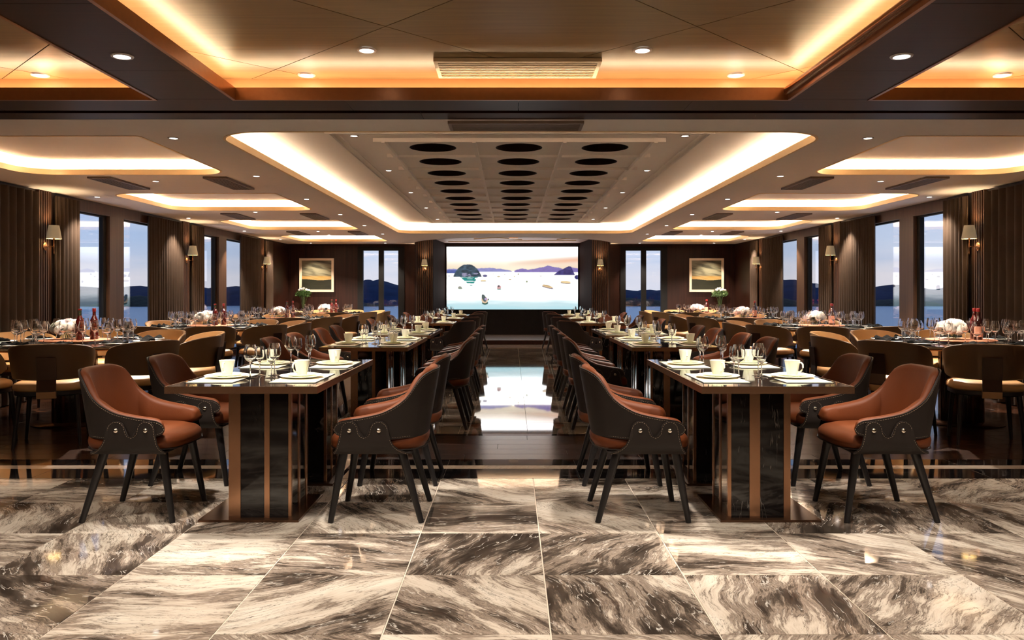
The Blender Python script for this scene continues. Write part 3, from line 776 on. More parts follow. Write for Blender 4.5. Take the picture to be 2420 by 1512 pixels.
# ================================================================== outside
sea = link('sea', boxme('sea', 'sea', -1600, 1600, -200, 1500, -.5, 0), None, (0, 300, -8)); tag(sea, 'calm blue grey bay water outside the windows', kind='structure')
def hills(name, y0, dep, hfun, mat, x0=-950, x1=950, nx=420, ny=14, label=''):
    xs = np.linspace(x0, x1, nx); ts = np.linspace(0, 1, ny); vs = []; jn = np.random.RandomState(3).rand(ny, nx)
    for j, t_ in enumerate(ts):
        for i, x in enumerate(xs):
            hh = hfun(x)*math.sin(PI*min(1, t_*1.0))**.7; vs.append((x, y0+t_*dep+math.sin(x*.03)*8, -8.2+hh*(1+.10*(jn[j, i]-.5))))
    fs = [(j*nx+i, j*nx+i+1, (j+1)*nx+i+1, (j+1)*nx+i) for j in range(ny-1) for i in range(nx-1)]
    me = bpy.data.meshes.new(name); me.from_pydata(vs, [], fs); me.materials.append(M[mat]); smooth_me(me, 80)
    o = link(name, me); tag(o, label, kind='structure'); return o
g = np.random.RandomState(11).rand(400)
def fbm(x, s): 
    r = 0; a = 1
    for o_ in range(5):
        k = x/s*2**o_; i = math.floor(k); f = k-i; f = f*f*(3-2*f); r += a*((1-f)*g[(i*7+o_*31) % 400]+f*g[((i+1)*7+o_*31) % 400]); a *= .48
    return r/1.9
hills('hills', 575, 150, lambda x: 9+18*fbm(x+300, 38)**1.3, 'hill_blue', label='hazy blue hills across the bay')
hills('hills', 545, 50, lambda x: max(.01, 15*fbm(x+40, 45)-4.2) if abs(x) < 300 else .01, 'hill_green', label='dark green wooded shore below the blue hills')

# ================================================================== ceiling fittings
def vent(x0, x1, y0, y1, z, mat, along='x', n=8, label=''):
    cx, cy = (x0+x1)/2, (y0+y1)/2
    v = empty('ceiling_vent', (cx, cy, z)); tag(v, label, 'vent', 'ceiling air vents')
    a, b = (x1-x0)/2, (y1-y0)/2; f = .022
    bm = bmesh.new(); box(bm, -a, a, -b, -b+f, -.02, 0); box(bm, -a, a, b-f, b, -.02, 0); box(bm, -a, -a+f, -b+f, b-f, -.02, 0); box(bm, a-f, a, -b+f, b-f, -.02, 0)
    link('frame', finish(bm, 'frame', mat), v)
    link('backing', boxme('backing', 'dark_gap', -a+f, a-f, -b+f, b-f, -.004, -.001), v)
    if along == 'x':
        st_ = (2*b-2*f)/n; me = boxme('slat', mat, -a+f, a-f, -.22*st_, .22*st_, -.017, -.005)
        for i in range(n): link('slat', me, v, (0, -b+f+(i+.5)*st_, 0))
    else:
        st_ = (2*a-2*f)/n; me = boxme('slat', mat, -.24*st_, .24*st_, -b+f, b-f, -.017, -.005)
        for i in range(n): link('slat', me, v, (-a+f+(i+.5)*st_, 0, 0))
vent(-.45, .52, 4.62, 4.98, ZD-.003, 'grille', 'x', 9, 'wide cream louvred vent in the raised dark ceiling')
vent(-.44, .50, 5.54, 5.80, ZC-.001, 'grille_dark', 'x', 7, 'wide grey brown vent at the front edge of the white ceiling')
for k, y0 in enumerate((8.2, 11.95, 15.45)):
    for s in (-1, 1):
        sd = 'left' if s < 0 else 'right'
        vent(*sorted((CO+s*4.40, CO+s*4.16)), y0, y0+.9, ZC-.001, 'grille_dark', 'y', 6, 'small slatted vent, %s from the front, on the window side of the %s ceiling' % (ORD[k+1], sd))
        vent(*sorted((CO+s*3.22, CO+s*2.98)), y0, y0+.9, ZC-.001, 'grille_dark', 'y', 6, 'small slatted vent, %s from the front, on the aisle side of the %s ceiling' % (ORD[k+1], sd))
# downlights
ring_me = lathe_me('bezel', 'trim', [(.040, -.006), (.052, -.006), (.055, 0), (.040, 0)], 24, 40, True)
lens_me = lathe_me('lens', 'lens', [(0, -.003), (.040, -.003)], 20)
small_ring = lathe_me('bezel', 'trim', [(.030, -.005), (.040, -.005), (.043, 0), (.030, 0)], 20, 40, True)
small_lens = lathe_me('lens', 'lens', [(0, -.003), (.030, -.003)], 16)
SPOTS = {}
def downlight(x, y, z, label, power=0, angle=75, aim=None, small=True, blend=.6, grp='recessed downlights', rad=.03, col=(1, .86, .70)):
    d = empty('downlight', (x, y, z)); tag(d, label, 'lamp', grp)
    link('bezel', small_ring if small else ring_me, d); link('lens', small_lens if small else lens_me, d)
    if power:
        k = (power, angle, blend, rad, col)
        if k not in SPOTS:
            l = bpy.data.lights.new('spot', 'SPOT'); l.energy = power; l.spot_size = math.radians(angle); l.spot_blend = blend; l.shadow_soft_size = rad; l.color = col; SPOTS[k] = l
        s_ = link('spot_beam', SPOTS[k], d, (0, 0, -.02))
        if aim:
            v = Vector(aim)-Vector((x, y, z)); s_.rotation_euler = v.to_track_quat('-Z', 'Y').to_euler()
FC = (1, .91, .80)
for i, (x, y, z, n_) in enumerate(((-1.952, 4.03, ZC, 'on the dark beam left of the centre cove'), (1.955, 4.03, ZC, 'on the dark beam right of the centre cove'),
        (-.805, 4.47, ZD-.002, 'in the raised dark ceiling left of the cream vent'), (.727, 4.47, ZD-.002, 'in the raised dark ceiling right of the cream vent'),
        (-1.27, 4.98, ZD-.002, 'near the back left corner of the centre cove'), (1.39, 4.98, ZD-.002, 'near the back right corner of the centre cove'),
        (-2.92, 4.98, ZD-.002, 'near the back edge of the left side cove'), (3.04, 4.98, ZD-.002, 'near the back edge of the right side cove'))):
    aim = {0: (-1.34, 4.45, .75), 1: (1.32, 4.45, .75), 2: (-1.1, 4.5, .75), 3: (1.1, 4.5, .75), 4: (-1.3, 5.3, .75), 5: (1.35, 5.3, .75), 6: (-3.3, 6.6, 0), 7: (3.4, 6.6, 0)}[i]
    downlight(x, y, z, 'round bright downlight '+n_, SPOT_TABLE*.85 if i < 6 else SPOT_SMALL*2, 66, aim, False, .7, col=FC, rad=.05)
# lamps over the foreground, above and behind the viewpoint
for i, (x, y) in enumerate(((-3.3, 3.0), (-1.1, 3.0), (1.1, 3.0), (3.3, 3.0), (-1.95, 1.5), (0, 1.5), (1.95, 1.5))):
    downlight(x, y, ZD-.002 if abs(x) != 1.95 else ZC, 'downlight above the foreground floor, %s row, %s' % (('front', 'front', 'front', 'front', 'rear', 'rear', 'rear')[i], ('far left', 'centre left', 'centre right', 'far right', 'on the left beam', 'in the middle', 'on the right beam')[i]), SPOT_FRONT, 110, (x, y+.35, 0), False, .8, 'downlights above the foreground', .09, (1, .89, .76))
for k in range(6):
    y = 6.16+2*k
    for s in (-1, 1):
        sd = 'left' if s < 0 else 'right'
        downlight(CO+s*2.66, y, ZC, 'small downlight, %s from the front, between the %s coves and the main cove' % (ORD[k+1], sd), *((SPOT_TABLE*.7, 34, (CO+s*4.12, (7.55, 10.9, 14.3)[k//2], .86)) if k % 2 == 0 else (SPOT_SMALL, 80, (s*2.3, y+.4, .4))))
for k in range(4):
    y = 9.09+2*k
    for s in (-1, 1):
        sd = 'left' if s < 0 else 'right'
        downlight(CO+s*1.46, y, ZU-.001, 'small downlight, %s from the front, %s of the porthole raft' % (ORD[k+1], sd), SPOT_TABLE*.55, 40, (CO+s*1.33, (7.3, 9.3, 12.7, 14.9)[k], .75), col=FC)
# two more rows visible by their light only at the raft's front edge
for s in (-1, 1):
    for j, (yy, ty) in enumerate(((7.09, 8.0),)):
        downlight(CO+s*1.46, yy, ZU-.001, 'small downlight beside the front corner of the porthole raft, %s side' % ('left' if s < 0 else 'right'), SPOT_TABLE*.55, 42, (CO+s*1.33, ty, .75), col=FC)
    for k, (x, y) in enumerate(((3.85, 8.54), (3.83, 11.80), (3.8, 15.5), (3.8, 16.42))):
        downlight(CO+s*x, y, ZC, 'small downlight over the %s round table of the %s side' % (ORD[k+1], 'left' if s < 0 else 'right'), SPOT_ROUND, 75, (CO+s*4.12, (7.55, 10.9, 14.3, 17.8)[k], .75), col=(1, .86, .72))
    for k, (x, y) in enumerate(((5.14, 9.93), (5.14, 12.74), (5.14, 15.4), (5.14, 17.8))):
        downlight(CO*.3+s*x, y, ZC, 'small downlight, %s from the front, along the %s windows' % (ORD[k+1], 'left' if s < 0 else 'right'), SPOT_SMALL, 90, (s*5.2, y+.1, 0))
    for k, x in enumerate((4.79, 3.02)):
        downlight(CO*.3+s*x, 19.1, ZC, 'small downlight before the %s on the %s' % (('painting', 'glazed doors')[k], 'left' if s < 0 else 'right'), SPOT_SMALL, 80, (s*x, 19.4, .5))
pb = empty('ceiling_box', (.04, 18.0, 2.50)); tag(pb, 'small bronze box hanging below the stage ceiling, centred above the screen', 'projector')
link('body', boxme('body', 'bronze', -.1, .1, -.08, .08, -.07, -.01, bevel=.004), pb); link('mount_plate', boxme('mount_plate', 'white_mass', -.105, .105, -.085, .085, -.01, .04), pb)

# ================================================================== curtains
def curtain_me(length, hgt, pitch=.085, amp=.035, n=None):
    n_f = max(2, round(length/pitch)); bm = bmesh.new(); N_ = n_f*10; ring = []
    for lvl, (z, sc_) in enumerate(((.02, 1.0), (hgt*.5, 1.0), (hgt, .96))):
        row = []
        for i in range(N_+1):
            t_ = i/N_; ph = t_*n_f*2*PI; x = -amp*sc_*(.5+.5*math.cos(ph))**.6+.004*math.sin(ph*.37+lvl)
            row.append((x, t_*length-length/2, z))
        ring.append(row)
    f = [[bm.verts.new(p) for p in r_] for r_ in ring]; b = [[bm.verts.new((p[0]+.012, p[1], p[2])) for p in r_] for r_ in ring]
    for l_ in range(2):
        for i in range(N_):
            bm.faces.new((f[l_][i], f[l_][i+1], f[l_+1][i+1], f[l_+1][i])); bm.faces.new((b[l_][i], b[l_+1][i], b[l_+1][i+1], b[l_][i+1]))
        bm.faces.new((f[l_][0], f[l_+1][0], b[l_+1][0], b[l_][0])); bm.faces.new((f[l_][-1], b[l_][-1], b[l_+1][-1], f[l_+1][-1]))
    return finish(bm, 'curtain', 'curtain', 50)
cA, cB = curtain_me(1.25, 2.36, .092), curtain_me(.52, 2.36, .085)
cA0 = curtain_me(1.25, 2.36, .14, .05)
for s in (-1, 1):
    sd = 'left' if s < 0 else 'right'
    for k, yc in enumerate((9.32, 13.38, 17.44)):
        pos_ = ('first', 'second', 'third')[k]
        o = link('curtain', cA0 if k == 0 else cA, None, (s*(WX-.035), yc-.83, .0), (0, 0, PI if s < 0 else 0)); tag(o, 'wide taupe curtain before the %s slatted pier of the %s window wall' % (pos_, sd), 'curtain', 'pleated window curtains')
        o = link('curtain', cB, None, (s*(WX-.035), yc+.43, .0), (0, 0, PI if s < 0 else 0)); tag(o, 'narrow taupe curtain just beyond the %s slatted pier of the %s window wall' % (pos_, sd), 'curtain', 'pleated window curtains')

# ================================================================== sconces
def make_sconce():
    r = empty('wall_sconce')   # faces +x, origin at wall
    bm = bmesh.new(); lathe(bm, [(0, 0), (.045, 0), (.048, .004), (.04, .01), (.012, .016), (0, .018)], 24); bmesh.ops.rotate(bm, verts=bm.verts, cent=(0, 0, 0), matrix=Matrix.Rotation(PI/2, 3, 'Y'))
    link('back_plate', finish(bm, 'back_plate', 'bronze', 40), r, (0, 0, 0))
    bm = bmesh.new(); rod(bm, (.01, 0, 0), (.10, 0, 0), .005, .005, 8); lathe(bm, [(0, -.09), (.004, -.088), (.006, -.08), (.004, -.07), (.005, -.02), (.009, 0), (.005, .02), (.005, .08), (.011, .09), (.011, .1), (0, .1)], 12, c=(.10, 0))
    link('arm', finish(bm, 'arm', 'bronze', 40), r)
    link('lamp_shade', lathe_me('lamp_shade', 'shade', [(.082, .09), (.055, .245), (.052, .245), (.079, .09)], 28, 40, True), r, (.10, 0, 0))
    link('bulb', lathe_me('bulb', 'bulb', [(0, .10), (.012, .105), (.02, .13), (.014, .16), (0, .17)], 12), r, (.10, 0, 0))
    l = bpy.data.lights.new('sconce_glow', 'POINT'); l.energy = 5; l.color = (1, .72, .42); l.shadow_soft_size = .02
    link('glow', l, r, (.10, 0, .19)); return r
sp = []
for s in (-1, 1):
    sd = 'left' if s < 0 else 'right'
    for k, yc in enumerate((9.32, 13.38, 17.44)):
        sp.append(((s*(WX-.035), yc, 1.75), PI if s > 0 else 0, dict(label='brass wall sconce with cream shade on the %s slatted pier of the %s window wall' % (ORD[k+1], sd), cat='lamp', group='brass wall sconces')))
    sp.append(((.02+s*2.13, YB-.032, 1.78), -PI/2, dict(label='brass wall sconce on the slatted column just %s of the screen' % sd, cat='lamp', group='brass wall sconces')))
place_all(make_sconce(), sp)

# ================================================================== rectangular tables
TW, TL = .757, .805
def make_table(s):
    """aisle side is -s*x ... local +x is the outer side"""
    r = empty('dining_table'); a, b = TW/2, TL/2
    link('table_top', boxme('table_top', 'top', -a+.006, a-.006, -b+.001, b-.001, .722, .75, bevel=.0015), r)
    bm = bmesh.new()
    box(bm, -a, -a+.006, -b, b, .714, .7495); box(bm, a-.006, a, -b, b, .714, .7495)
    box(bm, -a+.006, a-.006, -b, -b+.006, .714, .7495); box(bm, -a+.006, a-.006, b-.006, b, .714, .7495)
    link('edge_band', finish(bm, 'edge_band', 'bronze'), r)
    link('underside', boxme('underside', 'leg', -a+.006, a-.006, -b+.006, b-.006, .714, .722), r)
    py = .07; hw = .167
    link('base_plate', boxme('base_plate', 'bronze_dark', -.215 if s < 0 else -.215, .317, -.135, .415, 0, .014, bevel=.002), r)
    bm = bmesh.new(); box(bm, -hw+.004, hw-.004, py-hw+.004, py+hw-.004, .014, .714)
    link('pedestal', finish(bm, 'pedestal', 'black_marble'), r)
    # bronze strips: (start, width) measured from the aisle side on the front and back, evenly on the sides
    wd = [(0, .016), (.116, .028), (.271, .063)] if s < 0 else [(0, .018), (.116, .056), (.298, .036)]
    for (p0, w_) in wd:
        x0 = -hw+p0
        for y0 in (py-hw, py+hw-.008): link('bronze_strip', boxme('bronze_strip', 'bronze', x0, x0+w_, y0, y0+.008, .014, .714), r)
    for (p0, w_) in ((.008, .014), (.155, .03), (.312, .014)):
        y0 = py-hw+p0
        for x0 in (-hw, hw-.006): link('bronze_strip', boxme('bronze_strip', 'bronze', x0, x0+.006, y0, y0+w_, .014, .714), r)
    return r
UY = [3.98, 4.788, 6.85, 7.658, 8.77, 9.578, 12.2, 14.3, 16.4]
def tcx(s, i): return (-1.341 if s < 0 else 1.32) if i < 2 else (-1.265 if s < 0 else 1.405)
for s in (-1, 1):
    sd = 'left' if s < 0 else 'right'; t0 = make_table(s)
    for c in t0.children:
        pass
    spots = []
    for i, y in enumerate(UY):
        spots.append(((tcx(s, i), y+TL/2, 0), 0, dict(label='square black topped pedestal table with bronze edge, %s from the front in the %s row' % (ORD[i+1], sd), cat='table', group='rectangular dining tables')))
    if s < 0:   # mirror: aisle side is +x for the left row
        for c in t0.children:
            c.data.transform(Matrix.Diagonal((-1, 1, 1, 1))); c.data.flip_normals()
    place_all(t0, spots)

# ================================================================== armchair (brown leather)
def cat_rom(pts, n):
    out = []
    for i in range(len(pts)-1):
        p0, p1, p2, p3 = pts[max(i-1, 0)], pts[i], pts[i+1], pts[min(i+2, len(pts)-1)]
        for k in range(n):
            t_ = k/n; out.append(tuple(.5*((2*b)+(c-a)*t_+(2*a-5*b+4*c-d)*t_*t_+(3*b-a-3*c+d)*t_**3) for a, b, c, d in zip(p0, p1, p2, p3)))
    out.append(tuple(pts[-1])); return out
#        u      v     ztop   zbot   lean(u) lean(v)
HALF = [(-.246, 0, .802, .450, -.062, 0), (-.243, .080, .802, .450, -.061, .004), (-.228, .148, .798, .450, -.056, .012), (-.192, .208, .765, .450, -.046, .020),
        (-.14, .246, .658, .450, -.030, .018), (-.055, .267, .594, .446, -.006, .010), (.045, .270, .566, .448, 0, .007), (.13, .266, .552, .454, 0, .006), (.175, .262, .543, .464, 0, .005), (.200, .257, .527, .474, 0, .004), (.211, .254, .503, .492, 0, .004)]
def armchair_path():
    h = cat_rom(HALF, 3); return [(a[0], -a[1], a[2], a[3], a[4], -a[5]) for a in h[:0:-1]]+h
def stations(path, inset=0.0):
    st_ = []
    for i, p in enumerate(path):
        a, b = path[max(i-1, 0)], path[min(i+1, len(path)-1)]
        d = Vector((b[0]-a[0], b[1]-a[1])).normalized(); nrm = Vector((-d.y, d.x))     # inwards for this direction
        if nrm.dot(Vector((-.02-p[0], -p[1]))) < 0: nrm = -nrm
        st_.append((p, nrm))
    return st_
def sweep(bm, sts, section, mi=0, captip=0.0):
    rings = []
    for p, nrm in sts:
        ring = []
        for (inn, z) in section(p):
            k = (z-.45)/.355; ring.append(bm.verts.new((p[0]+p[4]*k+nrm.x*inn, p[1]+p[5]*k+nrm.y*inn, z)))
        rings.append(ring)
    n = len(rings[0])
    for a, b in zip(rings, rings[1:]):
        for k in range(n): bm.faces.new((a[k], a[(k+1) % n], b[(k+1) % n], b[k])).material_index = mi
    for rr in (rings[0], rings[-1]):
        c = sum((v.co for v in rr), Vector())/n; cv = bm.verts.new(c+Vector((captip, 0, 0)))
        for k in range(n): bm.faces.new((rr[k], rr[(k+1) % n], cv)).material_index = mi
def flap_outline():
    pts = [(.220, .372), (.211, .382), (.200, .397), (.191, .42), (.183, .45), (.176, .485)]
    pts += [(.128+.047*math.cos(a), .50+.047*math.sin(a)) for a in np.linspace(.1, PI-.05, 9)]
    pts += [(.078, .484), (.068, .470), (.052, .463), (.036, .470), (.027, .484)]
    pts += [(-.026+.049*math.cos(a), .50+.047*math.sin(a)) for a in np.linspace(.05, PI-.1, 9)]
    pts += [(-.079, .478), (-.087, .45), (-.103, .42), (-.126, .397), (-.152, .382), (-.180, .372)]
    return pts
def dashes(bm, pts, w_=.0008, L_=.008, gap=.005):
    acc = 0; on = True; P_ = [Vector(p) for p in pts]
    seg = []
    for a, b in zip(P_, P_[1:]):
        ln = (b-a).length; d = (b-a)/max(ln, 1e-9); t_ = 0
        while t_ < ln:
            need = (L_ if on else gap)-acc; stp = min(need, ln-t_)
            if on: seg.append((a+d*t_, a+d*(t_+stp)))
            t_ += stp; acc += stp
            if acc >= (L_ if on else gap)-1e-9: acc = 0; on = not on
    for a, b in seg:
        if (b-a).length > .002: rod(bm, a, b, w_, w_, 4, cap=False)
def make_armchair():
    r = empty('armchair')
    sts = stations(armchair_path())
    bm = bmesh.new()   # padded inner back with arms
    def sec(p):
        zt, zb = p[2], p[3]; h_ = zt-zb; th = (.060 if zt < .64 else .044)*min(1, .25+.75*h_/.075)
        return [(.001, zb+.005), (.000, zb+h_*.5), (.001, zt-.008), (.008, zt+.003), (th*.45, zt+.008), (th*.85, zt-.002), (th*1.05, zt-.022 if h_ > .1 else zt-.012), (th, zb+h_*.45), (th*1.08, zb+min(.03, h_*.25)), (th*.8, zb-.002), (th*.3, zb-.004)]
    sweep(bm, sts, sec, 0, .003)
    link('backrest', finish(bm, 'backrest', 'leather', 60), r)
    bm = bmesh.new()   # outer shell sheet
    def sec2(p): return [(-.001, p[3]), (-.009, p[3]), (-.009, p[2]), (-.001, p[2])]
    sweep(bm, sts, sec2, 0, .003)
    sh = link('back_shell', finish(bm, 'back_shell', 'shell', 40), r)
    bm = bmesh.new(); top = []; bot = []
    for p, nrm in sts:
        k = (p[2]-.012-.45)/.355; top.append((p[0]+p[4]*k-nrm.x*.0095, p[1]+p[5]*k-nrm.y*.0095, p[2]-.009)); bot.append((p[0]-nrm.x*.0095, p[1]-nrm.y*.0095, p[3]+.009))
    dashes(bm, top); dashes(bm, bot); dashes(bm, [top[0], bot[0]]); dashes(bm, [top[-1], bot[-1]])
    link('stitching', finish(bm, 'stitching', 'stitch'), sh)
    # seat
    bm = bmesh.new(); N_ = 40
    prof = [(0, .375), (.86, .375), (.93, .381), (.985, .402), (1.0, .425), (.985, .447), (.93, .463), (.80, .474), (.5, .479), (0, .480)]
    rings = []
    for k, z in prof:
        if k == 0: rings.append([bm.verts.new((0.005, 0, z))]); continue
        row = []
        for i in range(N_):
            a = 2*PI*i/N_; e = .62; cx, sx = math.cos(a), math.sin(a)
            row.append(bm.verts.new((.005+.262*k*math.copysign(abs(cx)**e, cx), .262*k*math.copysign(abs(sx)**e, sx), z-(.012*max(0, cx) if z > .4 else 0))))
        rings.append(row)
    for a, b in zip(rings, rings[1:]):
        for i in range(N_):
            j = (i+1) % N_
            bm.faces.new((a[0], b[i], b[j]) if len(a) == 1 else ((a[i], a[j], b[0]) if len(b) == 1 else (a[i], a[j], b[j], b[i])))
    seat = link('seat', finish(bm, 'seat', 'leather', 60), r)
    bm = bmesh.new(); tube(bm, [(.005+.258*math.copysign(abs(math.cos(a))**.62, math.cos(a)), .258*math.copysign(abs(math.sin(a))**.62, math.sin(a)), .388) for a in np.linspace(0, 2*PI, 40, endpoint=False)], .004, 6, True)
    link('piping', finish(bm, 'piping', 'shell', 60), seat)
    link('seat_frame', boxme('seat_frame', 'shell', -.19, .205, -.232, .232, .364, .378, bevel=.004), r)
    ol = flap_outline()
    for s in (-1, 1):
        def vz(z): return .2905-(.055*((.425-z)/.063)**2 if z < .425 else 0)
        bm = bmesh.new()
        rows = [(.366, .214, -.176), (.372, .220, -.180), (.382, .211, -.152), (.397, .200, -.126), (.42, .191, -.103), (.45, .183, -.087)]
        nu = 8; G_ = [[bm.verts.new((ur+(uf-ur)*i/nu, vz(z)*s, z)) for i in range(nu+1)] for z, uf, ur in rows]
        for j in range(len(rows)-1):
            for i in range(nu): bm.faces.new((G_[j][i], G_[j][i+1], G_[j+1][i+1], G_[j+1][i]))
        up = [p for p in ol if p[1] > .4505]
        vs = [bm.verts.new((u, .2905*s, z)) for u, z in up]
        f_ = bm.faces.new(vs+G_[-1]); bmesh.ops.triangulate(bm, faces=[f_])
        bmesh.ops.recalc_face_normals(bm, faces=bm.faces[:])
        bmesh.ops.solidify(bm, geom=bm.faces[:], thickness=.004)
        fo = link('side_flap', finish(bm, 'side_flap', 'shell', 50), r)
        bm = bmesh.new(); pts = []
        for i, (u, z) in enumerate(ol):
            a, b = ol[max(i-1, 0)], ol[min(i+1, len(ol)-1)]; d = Vector((b[0]-a[0], b[1]-a[1])).normalized()
            nn = Vector((-d.y, d.x)); pts.append((u+nn.x*.006, (vz(z)+.0012)*s, z+nn.y*.006))
        dashes(bm, pts); link('stitching', finish(bm, 'stitching', 'stitch'), fo)
        for u in (.128, -.026):
            bm = bmesh.new(); lathe(bm, [(0, 0), (.0115, 0), (.0125, .002), (.011, .006), (.007, .009), (0, .0105)], 16)
            bmesh.ops.rotate(bm, verts=bm.verts, cent=(0, 0, 0), matrix=Matrix.Rotation(-s*PI/2, 3, 'X'))
            link('snap_button', finish(bm, 'snap_button', 'chrome', 40), fo, (u, .290*s, .497))
        link('leg', rod_me('leg', 'leg', (.178, .19*s, .364), (.24, .222*s, 0), .024, .0150), r)
        link('leg', rod_me('leg', 'leg', (-.135, .19*s, .364), (-.24, .222*s, 0), .024, .0150), r)
    return r
sp = []
def chair_lab(side, sd, k): return 'brown leather armchair, %s from the front on the %s side of the %s table row' % (ORD[k], side, sd)
for s in (-1, 1):
    sd = 'left' if s < 0 else 'right'
    for i, y in enumerate(UY[:6]):
        c = tcx(s, i); yc = y+TL/2+.085
        inner = c-s*.625; outer = c+s*.69
        sp.append(((inner, yc, 0), 0 if s > 0 else PI, dict(label=chair_lab('aisle', sd, i+1), cat='chair', group='brown armchairs at the dining tables')))
        sp.append(((outer, yc, 0), PI if s > 0 else 0, dict(label=chair_lab('window', sd, i+1), cat='chair', group='brown armchairs at the dining tables')))
    for k, (x, y, rz) in enumerate(((.93, 11.86, 40), (.93, 13.72, 42), (.93, 15.75, 42), (.93, 17.62, 42))):
        a = math.radians(rz) if s > 0 else PI-math.radians(rz)
        sp.append(((.07+s*x, y, 0), a, dict(label='brown armchair turned askew, %s from the front beyond the long tables on the %s' % (ORD[k+1], sd), cat='chair', group='brown armchairs at the dining tables')))
    for k, (x, y) in enumerate(((1.62, 13.42), (1.62, 15.52))):
        sp.append(((.07+s*x, y, 0), -PI/2, dict(label='brown armchair facing the foreground behind the %s far table on the %s' % (ORD[k+1], sd), cat='chair', group='brown armchairs at the dining tables')))
    for k, i in enumerate((6, 7, 8)):
        sp.append(((tcx(s, i)+s*.69, UY[i]+TL/2, 0), PI if s > 0 else 0, dict(label='brown armchair on the window side of the %s far table on the %s' % (ORD[k+1], sd), cat='chair', group='brown armchairs at the dining tables')))
place_all(make_armchair(), sp)

# ================================================================== round tables
RT = [(-4.10, 7.55), (-4.10, 10.95), (-4.08, 14.35), (-4.06, 17.80)]
RR = .85
def make_round():
    r = empty('round_table')
    link('table_top', lathe_me('table_top', 'round_top', [(0, .722), (RR-.01, .722), (RR, .730), (RR, .742), (RR-.008, .75), (0, .75)], 64, 30), r)
    link('edge_band', lathe_me('edge_band', 'bronze_dark', [(RR-.03, .712), (RR-.012, .712), (RR-.010, .722), (RR-.03, .722)], 64, 30, True), r)
    bm = bmesh.new(); lathe(bm, [(0, .02), (.19, .02), (.19, .7), (.24, .712), (0, .712)], 32)
    pd = link('pedestal', finish(bm, 'pedestal', 'top', 40), r)
    for i in range(8):
        a = 2*PI*i/8; link('bronze_strip', boxme('bronze_strip', 'bronze_dark', .188, .196, -.012, .012, .02, .70), pd, None, (0, 0, a))
    link('base_plate', lathe_me('base_plate', 'bronze_dark', [(0, 0), (.36, 0), (.362, .006), (.34, .02), (0, .022)], 48, 40), r)
    return r
sp = []; rounds = []
for s in (-1, 1):
    for k, (x, y) in enumerate(RT):
        sd = 'left' if s < 0 else 'right'; X_ = x if s < 0 else -x+.12
        rounds.append((s, k, X_, y)); sp.append(((X_, y, 0), 0, dict(label='round dining table, %s from the front by the %s windows' % (ORD[k+1], sd), cat='table', group='round dining tables')))
place_all(make_round(), sp)
def make_turntable():
    return link('turntable', lathe_me('turntable', 'copper', [(0, .0), (.12, .0), (.12, .012), (.285, .012), (.30, .016), (.30, .024), (.29, .028), (0, .028)], 48, 30))
place_all(make_turntable(), [((x, y, .75), 0, dict(label='copper turntable in the middle of the %s round table on the %s' % (ORD[k+1], 'left' if s < 0 else 'right'), cat='turntable', group='copper turntables')) for s, k, x, y in rounds])

